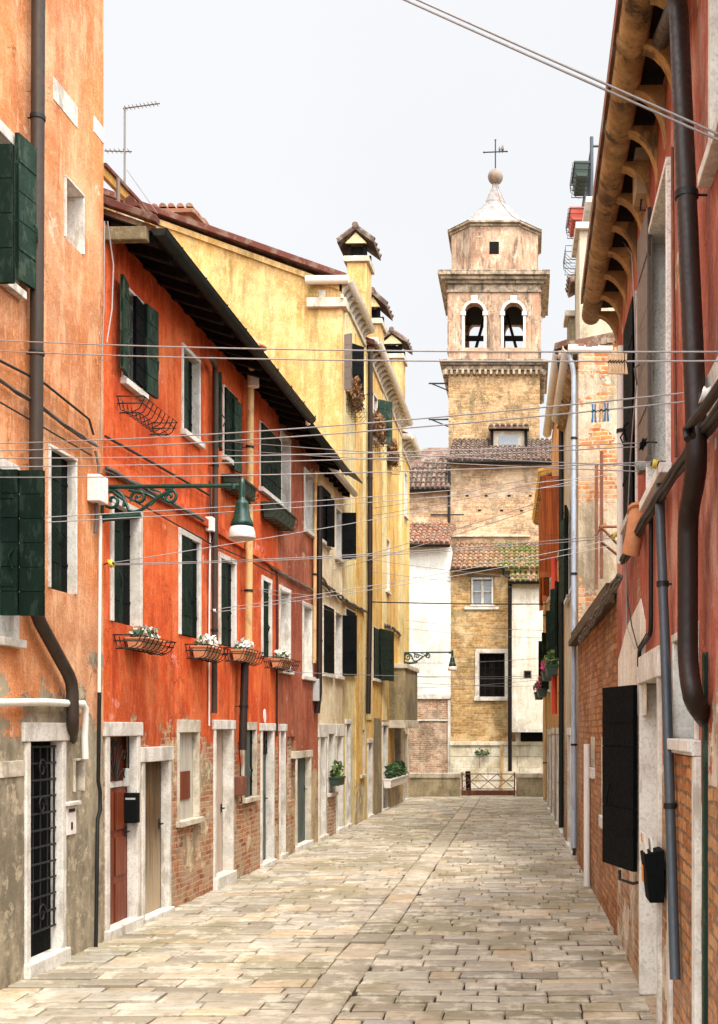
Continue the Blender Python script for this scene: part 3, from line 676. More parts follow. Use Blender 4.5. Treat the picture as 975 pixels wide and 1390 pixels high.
# chimney and flue on the red roof
inv = lambda w: Vector(((w-F1.O).dot(F1.ex), (w-F1.O).dot(F1.ey), w.z))
c0, c1 = inv(at(165, 281, 12.6)), inv(at(187, 281, 12.6)); RFr = [o for o in h.root.children if o.name.startswith('roof')][0]
mb = MB(); mb.box(c0.x, c0.x+.2, c1.y, c0.y, 7.4, c0.z); ch = mb.build('chimney', M['stucco'], RFr, bevel=.008)
mb = MB(); mb.box(c0.x-.03, c0.x+.23, c1.y-.03, c0.y+.03, c0.z, c0.z+.04); mb.tube([(c0.x-.02, (c0.y+c1.y)/2-.01, c0.z+.06), (c0.x+.2, (c0.y+c1.y)/2-.01, c0.z+.06)], .06, 10); mb.build('chimney_cap', M['tileedge'], ch)
v0 = inv(at(160.5, 242, 12.3)); mb = MB(); mb.tube([(v0.x, v0.y, 7.3), (v0.x, v0.y, v0.z)], .022, 10); h.part('vent_pipe', mb, 'greyleaf')
mb = MB(); a = F1.O; 
q0 = at(141, 238, 12.2); q1 = at(206, 306, 14.2); inv = lambda w: Vector(((w-F1.O).dot(F1.ex), (w-F1.O).dot(F1.ey), w.z))
q0, q1 = inv(q0), inv(q1); mb.obox(q0, q1-q0, (0, .05, 0), (0, 0, .10)); h.part('verge_board', mb, 'ytimber'); mb = MB(); mb.obox(q0+Vector((0, -.03, .1)), q1-q0, (0, .12, 0), (0, 0, .04)); h.part('verge_flashing', mb, 'tileedge')
# flue with a conical cowl above the gutter
W = F1.hit(343, 500, .05); lw = inv(W); mb = MB(); fz = F1.loc(343, 470)[1]
lw = inv(at(344, 478, 16.2)); mb.tube([(lw.x, lw.y, 7.2), (lw.x, lw.y, lw.z)], .085, 12); f_ = mb.build('flue', M['boxw'], h.root)
mb = MB(); mb.lathe([(.0, .18), (.20, .02), (.20, 0), (.0, 0)], (lw.x, lw.y, lw.z+.06), 14, False); mb.tube([(lw.x, lw.y, lw.z), (lw.x, lw.y, lw.z+.1)], .03, 6); mb.build('cowl', M['terra'], f_)

# ---- russet house
F2 = FLp(377.5); h = House('russet_house', 'russet brown plaster house with peeling patch beside the vermilion red house', F2, F2.lx(432), 7.42, 7, 'brown')
h.window(F2.rect(380, 394, 596, 700, 393), fw=.07, d=.16, pane='glass')
h.window(F2.rect(412.5, 425, 645, 726, 424), fw=.07, d=.14, pane='glassl')
for xl, xr, yt, yb in ((378.7, 394, 801, 911), (410.5, 424, 822, 920)): h.window(F2.rect(xl, xr, yt, yb, xr), fw=.08, d=.18, style='blind', pane='dark')
r = F2.rect(401, 422, 1019, 1148, 412); h.door((r[0], r[1], 0, r[3]), fw=.10, d=.09, dm='greydoor', fm='oldstone', lint=.13, panels=False, step=.1)
r = F2.rect(379, 387, 983, 1162, 383); h.door((r[0], r[1], 0, r[3]), fw=.06, d=.16, dm='browndoor', fm='stone', lint=.12, panels=False, step=.08, handle=False)
r = F2.rect(390, 401, 1000, 1087, 396); h.window(r, fw=.03, d=.07, fm=None, pane='pbrick', sill=True)
h.finish(); L2 = h.L
roof(h, 0, L2, .45, 7.22, 3.6, 8.65, 'tile', D=7, tiles=False, th=.06)
mb = MB(); mb.trough((-.05, -.5, 7.27), (L2+.3, -.5, 7.23), .08); h.part('gutter', mb, 'gutterd')
p = h.pt
h.pipe([p(430, 640, -.12), p(428, 660, -.06), p(427, 900, -.06)], .035, 'pipey')
h.pipe([p(434, 660, -.10), p(433.5, 940, -.10), p(430.5, 968, -.06)], .055, 'pipeb')
# ---- cream house
F3 = FLp(432); h = House('cream_house', 'narrow cream plaster house with black shutters between russet and yellow houses', F3, F3.lx(466), 7.35, 7, 'cream')
w = h.window(F3.rect(434, 447, 663, 737, 441, 441), fw=.03, style='closed', sm='black', d=.06); solo_leaf(h, w, 445, 449, 676, 742, 447, 'black', 160, -1)
w = h.window(F3.rect(455, 463, 690, 757, 458), fw=.03, style='open', sm='black', aL=None, aR=95, lw=.30)
h.window(F3.rect(438, 451.5, 822, 915, 445), fw=.03, style='closed', sm='black', d=.06)
w = h.window(F3.rect(454.5, 464, 832, 918, 460), fw=.03, style='open', sm='black', aL=None, aR=95, lw=.30)
r = F3.rect(429.0, 443, 983, 1142, 436); h.door((max(.02, r[0]), r[1], 0, r[3]), fw=.14, d=.18, dm='greywood', fm='stone', lint=.26, panels=False, step=.08)
h.window(F3.rect(444, 454.5, 983, 1076, 450), fw=.12, d=.18, fm='stone', pane='greywood', lint=.2)
r = F3.rect(456, 465.6, 983, 1127, 460); h.door((r[0], min(h.L-.03, r[1]), 0, r[3]), fw=.12, d=.18, dm='greywood', fm='stone', lint=.26, panels=False, step=.08)
mb = MB(); r = F3.rect(443.5, 455.5, 1077, 1136, 450); mb.box(r[0], r[1], -.015, .01, 0, r[3]); h.part('brick_infill', mb, 'pbrick')
h.finish()
roof(h, 0, h.L, .18, 7.22, 3.6, 8.5, 'tile', D=7, tiles=False, th=.06)
mb = MB(); mb.trough((0, -.25, 7.28), (h.L, -.25, 7.25), .07); h.part('gutter', mb, 'gutterw')
mb = MB(); r = F3.rect(456, 466, 648, 662, 461); mb.prism([(r[0], .0, r[3]+.25), (r[0], -.42, r[3]-.02), (r[0], -.42, r[3]-.06), (r[0], 0, r[3]+.2)], (r[1]-r[0], 0, 0)); h.part('awning', mb, 'gutterd')

# ---- yellow houses
def yhouse(name, label, p0, p1, H0, mat, D, first=False):
    f = FLp(p0); return f, House(name, label, f, f.lx(p1), H0, D, mat)
F4, h = yhouse('yellow_house', 'tall yellow house showing its broad ochre gable above the low red roofs', 466.5, 497.5, 11.55, 'ycream', 12)
Y1 = h
w = h.window(F4.rect(469.5, 476, 460, 532, 473), fw=.04, style='open', aL=None, aR=140, lw=.32, sm='black'); solo_leaf(h, w, 467.6, 470, 452, 528, 469, 'greyleaf', 120, 1)
w = h.window(F4.rect(468.5, 481, 827, 912, 475), fw=.04, style='closed', sm='black', d=.05)
r = F4.rect(469, 475.5, 977, 1120, 472); h.door((r[0], r[1], 0, r[3]), fw=.08, d=.18, dm='browndoor', fm='stone', lint=.1, transom=.4, step=.08)
h.window(F4.rect(487.5, 494.5, 988, 1052, 491), fw=.05, d=.12, fm='oldstone', pane='greywood')
h.finish(gable=None)
# gable wall facing the camera
zr = 14.0; mb = MB(); mb.prism([(-.012, 0, -.2), (-.012, 0, 11.55), (-.012, .2, 11.75), (-.012, 6.2, zr), (-.012, 12, 11.9), (-.012, 12, -.2)], (-.12, 0, 0)); h.part('gable_wall', mb, 'ygable')
mb = MB(); mb.prism([(-.32, -.12, 11.78), (-.32, 6.2, zr+.06), (-.32, 12.2, 11.9), (-.32, 12.2, 12.03), (-.32, 6.2, zr+.19), (-.32, -.12, 11.9)], (h.L+.3, 0, 0)); RF = h.part('roof', mb, 'tileedge')
mb = MB(); mb.prism([(-.20, .06, 11.72), (-.20, 6.2, zr-.0), (-.20, 6.2, zr-.12), (-.20, .06, 11.60)], (.08, 0, 0)); h.part('gable_moulding', mb, 'ygable')
mb = MB(); mb.box(-.25, .12, -.10, .75, 11.22, 11.42); mb.box(-.19, .0, .35, .5, 11.42, 11.6); h.part('corner_corbel', mb, 'oldstone', .01)
def ygutter(h, x0, x1, z0, z1, ov, ret=0.0):
    mb = MB(); mb.trough((x0, -ov, z0), (x1, -ov, z1), .095)
    if ret: mb.tube([(x0, -ov, z0-.03), (x0, ret, z0-.03)], .09, 10)
    h.part('gutter', mb, 'gutterw')
    mb = MB(); n0 = int((x1-x0)/.3)
    for i in range(n0):
        x = x0+(i+.4)*(x1-x0)/n0; zz = z0+(z1-z0)*(i/n0)-.06; P_ = [(x, 0, zz-.32)]
        for k in range(6): a = math.pi/2*k/5; P_.append((x, -ov*(1-math.cos(a)), zz-.32+.26*math.sin(a)))
        mb.prism(P_+[(x, -ov, zz), (x, 0, zz)], (.14, 0, 0))
    mb.prism([(x0, 0, z0-.42), (x0, -.05, z0-.42), (x0, -.05, z0-.34), (x0, 0, z0-.34)], (x1-x0, 0, z1-z0))
    h.part('cornice', mb, 'oldstone')
ygutter(h, -.3, F4.lx(495), 11.80, 11.72, .17, .75)
mb = MB(); mb.box(.9, 1.55, .35, 1.15, 11.5, 13.55); 
def chimney(h, parent, x0, x1, y0, y1, z0, z1, mat='ygable'):
    mb = MB(); mb.box(x0, x1, y0, y1, z0, z1); c = mb.build('chimney', M[mat], parent, bevel=.01)
    mb = MB(); mb.box(x0-.07, x1+.07, y0-.07, y1+.07, z1, z1+.14); mb.build('chimney_collar', M['oldstone'], c, bevel=.01)
    mb = MB()
    for xx in (x0, x1-.09):
        for yy in (y0, y1-.09): mb.box(xx, xx+.09, yy, yy+.09, z1+.14, z1+.42)
    mb.box(x0+.1, x1-.1, y0+.1, y1-.1, z1+.1, z1+.42); mb.build('smoke_opening', M['dark'], c)
    ym = (y0+y1)/2; mb = MB(); e = .2
    mb.prism([(x0-e, y0-e, z1+.40), (x0-e, ym, z1+.72), (x0-e, y1+e, z1+.40), (x0-e, y1+e, z1+.48), (x0-e, ym, z1+.80), (x0-e, y0-e, z1+.48)], (x1-x0+2*e, 0, 0))
    n = 4
    for k in range(n):
        for sgn, ye in ((1, y0-e), (-1, y1+e)):
            x = x0-e+.08+k*(x1-x0+2*e-.16)/(n-1); mb.tube([(x, ye, z1+.48), (x, ym, z1+.80)], .07, 8)
    mb.tube([(x0-e-.02, ym, z1+.82), (x1+e+.02, ym, z1+.82)], .08, 8); mb.build('chimney_roof', M['tiled'], c)
    mb = MB(); mb.prism([(x0-e*.6, y0-.02, z1+.42), (x0-e*.6, y1+.02, z1+.42), (x0-e*.6, ym, z1+.68)], (.05, 0, 0)); mb.build('chimney_gable', M['ycream'], c)
    return c
def chim_px(h, RF, pl, pr, ytop, Y, zbase, mat='ygable', D=.7):
    a = inv2(h.F, at(pl, 500, Y)); b = inv2(h.F, at(pr, 500, Y)); z1 = at(pl, ytop, Y).z
    return chimney(h, RF, a.x-.0, a.x+D, min(a.y, b.y), max(a.y, b.y), zbase, z1, mat)
def inv2(F, w): return Vector(((w-F.O).dot(F.ex), (w-F.O).dot(F.ey), w.z))
chim_px(h, RF, 471, 498, 356, 27.0, 11.5)
mb = MB(); d0 = inv2(F4, at(205, 307, 25.5)); d1 = inv2(F4, at(258, 307, 25.5)); zt = at(230, 290, 25.5).z
mb.box(d0.x, d0.x+1.2, d1.y, d0.y, zt-1.2, zt); dm = mb.build('dormer', M['ygable'], RF); mb = MB(); mb.box(d0.x-.02, d0.x-.001, d1.y+.1, d0.y-.05, zt-.38, zt-.08); mb.build('dormer_face', M['greyleaf'], RF)
mb = MB(); tilesheet(mb, (d0.x-.2, d1.y-.15, zt+.02), (0, 1, 0), (1, 0, .12), d0.y-d1.y+.3, 1.5, .2); mb.build('dormer_roof', M['tile'], RF)
# pilaster strips of the first yellow house
def strip(h, pl, pr, z0, z1, mat, out=.025):
    a, b = sorted((h.F.lx(pl), h.F.lx(pr))); mb = MB(); mb.box(a, b, -out, .01, z0, z1); h.part('painted_strip', mb, mat)
strip(h, 482, 491, 0, 11.2, 'yellow')
p = h.pt
h.pipe([p(503, 478, -.09), p(502.5, 820, -.09), p(500, 969, -.09)], .06, 'pipeb')
F5, h = yhouse('yellow_house', 'middle yellow house with a brown drainpipe and dried window plants', 497.5, 545, 11.3, 'yellow', 10)
Y2 = h
h.window(F5.rect(506.5, 512, 536, 598, 509), fw=.05, style='open', aL=None, aR=130, lw=.4, sm='greenl')
h.window(F5.rect(524.5, 530.5, 574, 622, 528), fw=.06, style='closed', sm='greenl', d=.08, boards=9)
h.window(F5.rect(522.5, 528.5, 731, 803, 526), fw=.05, d=.1, style='blind')
w = h.window(F5.rect(506, 517, 852, 922, 511), fw=.03, style='closed', sm='green', d=.05); solo_leaf(h, w, 517.5, 525.5, 855, 924, 521, 'green', 168, -1)
r = F5.rect(499, 505, 1003, 1109, 502); h.door((max(.02, r[0]), r[1], 0, r[3]), fw=.06, d=.18, dm='browndoor', fm='stone', lint=.1, panels=False, step=.06)
r = F5.rect(519, 526, 980, 1098, 522); h.door((r[0], r[1], 0, r[3]), fw=.08, d=.18, dm='browndoor', fm='stone', lint=.1, transom=.5, step=.06)
w = h.window(F5.rect(535, 543.5, 982, 1046, 540), fw=.05, d=.15, fm='oldstone', pane='black')
h.finish()
for a, b in ((498, 504.5), (519, 524), (541, 545)): strip(h, a, b, 2.4, 11.0, 'ycream')
mb = MB(); r = F5.rect(507, 517, 975, 1095, 512); mb.box(r[0], r[1], -.012, .01, .0, r[3]); h.part('grey_patch', mb, 'flue')
mb = MB(); r = F5.rect(528, 548, 905, 978, 538); mb.box(r[0], r[1]-.25, -.45, .0, r[2], r[3]-.12); fb = h.part('flue_box', mb, 'flue', .01)
mb = MB(); mb.box(r[0]-.05, r[1]-.2, -.5, .0, r[3]-.12, r[3]); mb.box(r[0]-.05, r[1]-.2, -.48, 0, r[2]-.22, r[2]-.002); mb.build('flue_slab', M['oldstone'], fb, bevel=.012)
mb = MB(); mb.prism([(-.02, -.2, 11.45), (-.02, 5, 13.2), (-.02, 10.2, 11.4), (-.02, 10.2, 11.52), (-.02, 5, 13.32), (-.02, -.2, 11.57)], (h.L, 0, 0)); RF = h.part('roof', mb, 'tileedge')
ygutter(h, F5.lx(499), h.L-.02, 11.62, 11.15, .26, .2)
chim_px(h, RF, 499, 516, 440, 29.2, 11.2); chim_px(h, RF, 520, 546, 487, 33.4, 10.9, D=.7)
F6, h = yhouse('yellow_house', 'last yellow house before the canal with mossy worn plaster', 545, 556, 10.55, 'yend', 8)
r = F6.rect(549, 553, 985, 1084, 551); h.door((r[0], r[1], 0, 2.1), fw=.06, d=.16, dm='browndoor', fm='oldstone', lint=.1, panels=False, step=.06)
h.window(F6.rect(548.5, 552.5, 640, 700, 550), fw=.05, d=.1, style='blind'); h.finish()
mb = MB(); mb.prism([(-.02, -.2, 10.75), (-.02, 4, 12.2), (-.02, 8.2, 10.7), (-.02, 8.2, 10.82), (-.02, 4, 12.32), (-.02, -.2, 10.87)], (h.L+.1, 0, 0)); h.part('roof', mb, 'tileedge'); ygutter(h, 0, h.L+.1, 10.8, 10.62, .30, .1)

# ================================================================ RIGHT SIDE
def RX(Y): return .96-.0196*(Y-11.7)
ARr = math.atan2(-1, .0196)
FR = Frame(.96, 11.7, -math.pi/2)
h = House('dusty_red_house', 'dusty red plaster house with curved eaves brackets at the near right', FR, 8.6, 6.75, 6, 'rred')
PR = lambda px: FR.lx(px)
w = h.window(FR.rect(882, 911, 322, 680, 883), fw=.05, d=.17, pane='glass', fm='white', sash='stone', proud=.03); solo_leaf(h, w, 869.5, 881, 318, 640, 872, 'greyleaf', 179, 1, y=-.004, off=-.03)
w = h.window(FR.rect(852, 866, 436, 690, 855, 865), fw=.04, d=.15, style='closed', sm='black', boards=4)
w = h.window((5.97, 7.2, 5.08, 6.35), fw=.07, d=.16, style='blind', proud=.02)
mb = MB(); mb.prism([(5.88, -.05, 3.98), (5.88, .01, 3.98), (5.88, .01, 3.72), (5.88, -.02, 3.78)], (1.2, 0, 0)); h.part('window_ledge', mb, 'stone', .01)
r = (FR.lx(872), FR.lx(899), 0, 2.56); dr = h.door((r[0], r[1], 0, 2.78), fw=.08, d=.16, dm='paledoor', fm='stone', lint=.22, panels=False, step=0, proud=.03)
mb = MB(); leaf(mb, r[0]+.0, 1, .74, 1.0, 2.56, 164, y=-.04, boards=3); mb.build('shutter', M['black'], dr)
mb = MB(); mb.tube([(r[0]-.30, -.16, .98), (r[0]-.30, -.16, .90), (r[0]-.05, -.07, .90), (r[0]-.02, 0, .92)], .014, 6); mb.build('shutter_stay', M['iron'], dr)
w = h.window((4.55, 5.55, 2.13, 2.80), fw=.05, d=.18, pane='dark', lint=.05)
h.finish()
mb = MB(); mb.box(4.55, 5.50, -.012, .01, 0, 2.03); h.part('brick_infill', mb, 'brick')
mb = MB(); mb.box(4.42, 4.549, -.035, .01, 0, 2.04); mb.box(5.505, 5.62, -.035, .01, 0, 2.04); mb.box(4.42, 5.62, -.045, .01, 2.042, 2.13); h.part('stone_post', mb, 'stone', .008)
mb = MB(); mb.box(5.78, 5.86, -.02, .01, 0, 2.6); h.part('green_strip', mb, 'greenl')
mb = MB(); x0, x1 = FR.lx(840), FR.lx(877); mb.prism([(x0, -.006, 2.3), (x1, -.006, 2.3), (x1, -.006, 3.05), (x1-.35, -.006, 3.28), (x0+1.0, -.006, 3.16), (x0+.3, -.006, 2.98), (x0, -.006, 2.9)], (0, .012, 0)); h.part('plaster_patch', mb, 'bay')
mb = MB(); mb.box(5.93, 6.9, -.012, .01, 0, 1.9); h.part('brick_infill', mb, 'brick')
# eaves: tan gutter, curved brackets, black boards painting the soffit's shade
mb = MB(); mb.trough((-.15, -.27, 6.62), (8.6, -.27, 6.72), .10, 11); mb.add([(-.15,-.37,6.62),(-.15,-.17,6.62),(-.15,-.2,6.55),(-.15,-.27,6.52),(-.15,-.34,6.55)], [(0,1,2,3,4)])
for k in range(8): x = .3+k*1.05; mb.trough((x, -.27, 6.622+.0116*x), (x+.09, -.27, 6.622+.0116*(x+.09)), .107, 11, .01)
h.part('gutter', mb, 'guttert')
for k in range(17):
    x = -.02+k*.5; mb = MB(); top = 6.60+.0116*x; P_ = [(x, .0, top-.42)]
    for i in range(8): a = math.pi/2*i/7; P_.append((x, -.215*(1-math.cos(a)), top-.42+.36*math.sin(a)))
    P_ += [(x, -.215, top-.02), (x, 0, top-.02)]
    mb.prism(P_, (.12, 0, 0)); h.part('eaves_bracket', mb, 'bracket', .006)
mb = MB(); mb.prism([(-.1, -.30, 6.68), (-.1, .05, 6.69), (-.1, .05, 6.72), (-.1, -.30, 6.71)], (8.7, 0, .1)); h.part('eaves_boards', mb, 'darkwood')
mb = MB(); mb.prism([(-.15, -.38, 6.74), (-.15, 3, 8.0), (-.15, 6.2, 6.8), (-.15, 6.2, 6.95), (-.15, 3, 8.15), (-.15, -.38, 6.86)], (8.75, 0, .1)); h.part('roof', mb, 'tile')
p = h.pt
h.pipe([Vector((PR(921), -.11, 6.55)), p(921, 0, -.11), p(945, 560, -.11), p(946, 640, -.11), p(934, 700, -.11), p(934, 900, -.11), p(941, 950, -.11), p(958, 975, .0)], .055, 'pipeb')
h.pipe([p(897, 660, -.03), p(896, 690, -.06), p(904, 900, -.06), p(916, 1300, -.06), p(917, 1330, -.06)], .033, 'pipeg')
h.pipe([p(884, 700, -.03), p(884, 860, -.03), p(868, 882, -.03), p(868, 905, -.03)], .018, 'iron', collars=False)
h.pipe([p(843.5, 470, -.05), p(843, 700, -.05), p(842, 765, -.05)], .036, 'pipew')
h.pipe([p(913, 200, -.02), p(914.5, 360, -.02), p(918, 620, -.02)], .010, 'rust', name='conduit', collars=False)
def wbox(name, label, cat, F, px, py, w_, d_, h_, mat, lead=True, off=0.0):
    t = thing(name, label, cat, F.hit(px, py, 0)+F.ey*off, F.ang); mb = MB(); mb.box(-w_/2, w_/2, -d_, 0, 0, h_); mb.build('cover', M[mat], t, bevel=.01)
    if not lead:
        mb = MB(); mb.box(-w_/2-.002, -w_/2+.01, -d_+.02, -.02, h_*.78, h_*.84); mb.build('slot', M['boxg'], t); return t
    mb = MB(); mb.tube([(0, -d_*.5, h_), (0, -d_*.5, h_+.12), (.05, -.02, h_+.5)], .009, 5); mb.build('lead', M['iron'], t); mb = MB(); mb.tube([(.02, -d_*.5, 0), (.04, -d_*.6, -.1), (.1, -.02, -.12)], .008, 5); mb.build('lead', M['iron'], t); return t
wbox('junction_box', 'tan junction box under the curved eaves of the dusty red house', 'box', FR, 880, 272, .24, .11, .42, 'boxt')
mb = MB(); W = [FR.hit(868, 692, -.06), FR.hit(860, 742, -.10)]
mb.tube([FR.hit(866, 695, -.05), FR.hit(862, 725, -.09), FR.hit(856, 752, -.12)], .075, 12); mb.tube([FR.hit(867, 692, -.045), FR.hit(866.5, 696, -.05)], .09, 12)
house_thing('flue_elbow', 'terracotta flue elbow poking from the dusty red wall beside the white pipe', 'flue', mb, 'terra', origin=W[0])
cable('thick black cable bundle running along the dusty red wall towards the canal', FR, [(985, 548), (943, 603), (902, 663), (872, 712), (846, 762)], .016, 'wired', strands=5, wob=.006, off=-.07)
cable('two thick dark cables hooked round the brown drainpipe', FR, [(985, 522), (958, 560), (936, 586), (938, 600)], .018, 'wired', strands=2, off=-.2)
cable('loose black wire hanging over the white patch above the door', FR, [(850, 800), (858, 850), (866, 880), (878, 860)], .006)
cable('slack pale wire looping down the dusty red wall from the eaves', FR, [(818, 290), (858, 345), (862, 420), (864, 520), (856, 620), (850, 760), (851, 850), (862, 880)], .006, 'wire', off=-.06)
# black letterbox with flyers
t = thing('letterbox', 'black letterbox stuffed with flyers beside the open black shutter', 'letterbox', FR.hit(899, 1222, -.02), FR.ang)
mb = MB(); mb.prism([(-.13, 0, 0), (-.13, -.10, 0), (-.13, -.14, .33), (-.13, 0, .36)], (.26, 0, 0)); mb.build('body', M['black'], t, bevel=.006)
mb = MB(); mb.obox((-.10, -.12, .30), (.2, 0, 0), (0, .012, 0), (.01, -.02, .17)); mb.obox((-.06, -.08, .30), (.15, 0, 0), (0, .012, 0), (-.02, -.01, .13)); mb.build('paper', M['paper'], t)
mb = MB(); mb.obox((-.09, -.135, .40), (.09, 0, 0), (0, .01, 0), (0, -.004, .06)); mb.obox((-.11, -.128, .12), (.06, 0, 0), (0, .008, 0), (.05, -.01, .12)); mb.build('flyer', M['papero'], t)

# ---- low brick wall
FB = Frame(RX(17.9), 17.9, ARr)
h = House('brick_wall', 'low orange brick wall with narrow slit windows joining the dusty red house', FB, 6.19, 3.62, .5, 'brick', cat='wall')
for px, yt, yb in ((821, 1000, 1108), (806, 1000, 1042)):
    x, z1 = FB.loc(px, yt); z0 = FB.loc(px, yb)[1]; w = h.window((x-.22, x+.22, z0, z1), fw=.035, d=.16, fm='oldstone', pane='dark', sill=False, lint=.30)
    mb = MB(); mb.box(x-.27, x+.27, -.05, .02, z0-.14, z0-.002); mb.build('sill', M['stone'], w, bevel=.008)
h.finish()
mb = MB(); mb.box(-.02, 6.18, -.12, .62, 3.62, 3.74); mb.box(-.02, 6.18, -.16, -.02, 3.52, 3.615); h.part('coping', mb, 'timber', .01)
p = h.pt
h.pipe([p(797, 1010, -.05), p(797, 1205, -.05)], .045, 'pipew', collars=False)
mb = MB(); mb.box(2.0, 2.35, -.012, .01, 0, 1.9); h.part('stone_strip', mb, 'oldstone')
cable('silvery cable bundle tied under the timber coping of the brick wall', FB, [(841, 783), (820, 818), (787, 872)], .014, 'cable', strands=5, wob=.012, off=-.2)
# ---- gabled house with the roof terrace
def rh(name, label, Y0, Y1, H, mat, D=6): f = Frame(RX(Y1), Y1, ARr); return f, House(name, label, f, Y1-Y0, H, D, mat)
FG, h = rh('patched_house', 'narrow patched plaster and brick house with a terrace tower and pale blue drainpipe', 17.92, 22.0, 8.3, 'beige')
LG = h.L
w = h.window((1.0, 1.9, 4.6, 6.2), fw=.05, style='open', sm='green', aL=172, aR=172, lw=.42)
w = h.window((2.6, 3.4, 4.6, 6.2), fw=.05, style='closed', sm='greyleaf')
h.door((1.3, 2.2, 0, 2.2), fw=.1, d=.18, dm='browndoor'); h.door((2.9, 3.7, 0, 2.2), fw=.1, d=.18, dm='greydoor'); h.finish()
mb = MB(); mb.prism([(LG+.003, 0, -.2), (LG+.003, 0, 8.32), (LG+.003, .5, 8.5), (LG+.003, 3, 8.75), (LG+.003, 6, 8.3), (LG+.003, 6, -.2)], (.06, 0, 0)); h.part('gable_wall', mb, 'gable')
mb = MB()
for k in range(15): y = -.02+.12*k+R.uniform(-.02, .02); mb.box(LG-.08, LG+.07+R.uniform(0, .05), y, y+.105, 8.34+.018*k, 8.42+.018*k+R.uniform(-.015, .03))
h.part('tile_coping', mb, 'tile')
mb = MB(); mb.prism([(-.1, -.15, 8.42), (-.1, 3, 9.1), (-.1, 6.1, 8.4), (-.1, 6.1, 8.52), (-.1, 3, 9.22), (-.1, -.15, 8.54)], (LG-.1, 0, 0)); h.part('roof', mb, 'tile')
mb = MB(); mb.trough((0, -.16, 8.36), (LG+.05, -.16, 8.38), .10); mb.tube([(LG+.02, -.16, 8.33), (LG+.02, .55, 8.33)], .075, 10); h.part('gutter', mb, 'gutterw')
mb = MB()
for k in range(14): x = .1+k*.29; mb = MB(); mb.tube([(x, -.13, 8.20), (x, .0, 8.12)], .07, 8); h.part('eaves_tile', mb, 'guttert')
h.pipe([(LG-.02, -.16, 8.3), (LG-.02, -.07, 8.0), (LG-.02, -.07, 3.6), (LG-.02, -.07, .25)], .042, 'pipebl')
h.pipe([(LG-.25, -.05, 4.2), (LG-.25, -.05, .1)], .028, 'pipet', collars=False)
FGend = Frame(FG.world(LG+.063, 0, 0).x, FG.world(LG+.063, 0, 0).y, ARr+math.pi/2)
# terrace tower with railing
tw = thing('terrace_tower', 'rough stucco tower block carrying the iron railed roof terrace', 'tower', FG.world(LG-.4, .05, 0), ARr)
mb = MB(); mb.box(-1.0, 0, 0, 2.2, 8.2, 10.45); mb.build('wall', M['stucco'], tw)
mb = MB(); mb.box(-1.08, .08, -.07, 2.3, 10.45, 10.56); mb.box(-3.2, .04, .1, 2.3, 10.9, 11.0); mb.build('slab', M['stone'], tw, bevel=.008)
mb = MB(); mb.box(-3.1, -1.1, .12, 2.2, 8.3, 10.9); mb.build('terrace_base', M['flue'], tw)
mb = MB(); mb.box(-.9, -.6, .3, .6, 10.56, 10.9); mb.build('block', M['oldstone'], tw)
mb = MB()
for z in (11.85, 11.1): mb.tube([(.0, .2, z), (-3.2, .2, z)], .02, 6); mb.tube([(.0, .2, z), (.0, 2.2, z)], .02, 6)
for k in range(33): mb.tube([(-.1*k, .2, 11.0), (-.1*k, .2, 11.85)], .009, 5)
for k in range(8): mb.tube([(0, .2+.28*k, 11.0), (0, .2+.28*k, 11.85)], .009, 5)
mb.tube([(0, .2, 10.95), (0, .2, 12.0)], .03, 6); mb.build('railing', M['pipeg'], tw)
def planter(name, label, loc, rz, mat, l=.6, w_=.22, hh=.2, plant=None, basket=True, group=None, pn=60, ps=.045, ph=.14, cat='planter'):
    t = thing(name, label, cat, loc, rz, group); mb = MB()
    if mat:
        mb.prism([(-l/2, -.02, hh), (-l/2, -.02-w_, hh), (-l/2, -.05-w_*.75, 0), (-l/2, -.05, 0)], (l, 0, 0)); mb.box(-l/2-.012, l/2+.012, -.035-w_, -.005, hh-.025, hh+.012); mb.build('trough', M[mat], t, bevel=.006)
    if basket:
        q = MB()
        for z, e in ((hh*.85, .03), (hh*.45, .02), (-.02, 0)): q.tube([(-l/2-e, 0, z), (-l/2-e, -w_-.03-e, z), (l/2+e, -w_-.03-e, z), (l/2+e, 0, z)], .007, 5)
        for k in range(6): x = -l/2+l*k/5; q.tube([(x, -.01, hh*.85), (x, -.01, -.02), (x, -w_*.7, -.03), (x, -w_-.05, hh*.3), (x, -w_-.06, hh*.85)], .005, 5)
        q.build('wire_basket', M['iron'], t)
    for pm, n_, sz, dx, sp in (plant or []):
        f = MB(); foliage(f, (dx, -.02-w_/2, hh+ph*.6), (l*sp, w_*.6, ph), n_, sz); f.build('flowers' if pm in ('petal', 'pink') else 'foliage', M[pm], t)
    return t
tr = lambda x, z: Vector(tw.location)+FG.ex*x+FG.ey*.18+Vector((0, 0, z))
planter('planter', 'dark green trough hanging highest on the terrace railing', tr(-.35, 11.35), ARr, 'greenpot', .7, .24, .24)
planter('planter', 'red trough hanging on the terrace railing', tr(-1.6, 11.2), ARr, 'redpot', .7, .24, .22)
planter('wire_basket', 'empty wire basket hanging below the red trough on the terrace', tr(-2.5, 10.9), ARr, None, .7, .24, .26, cat='basket')
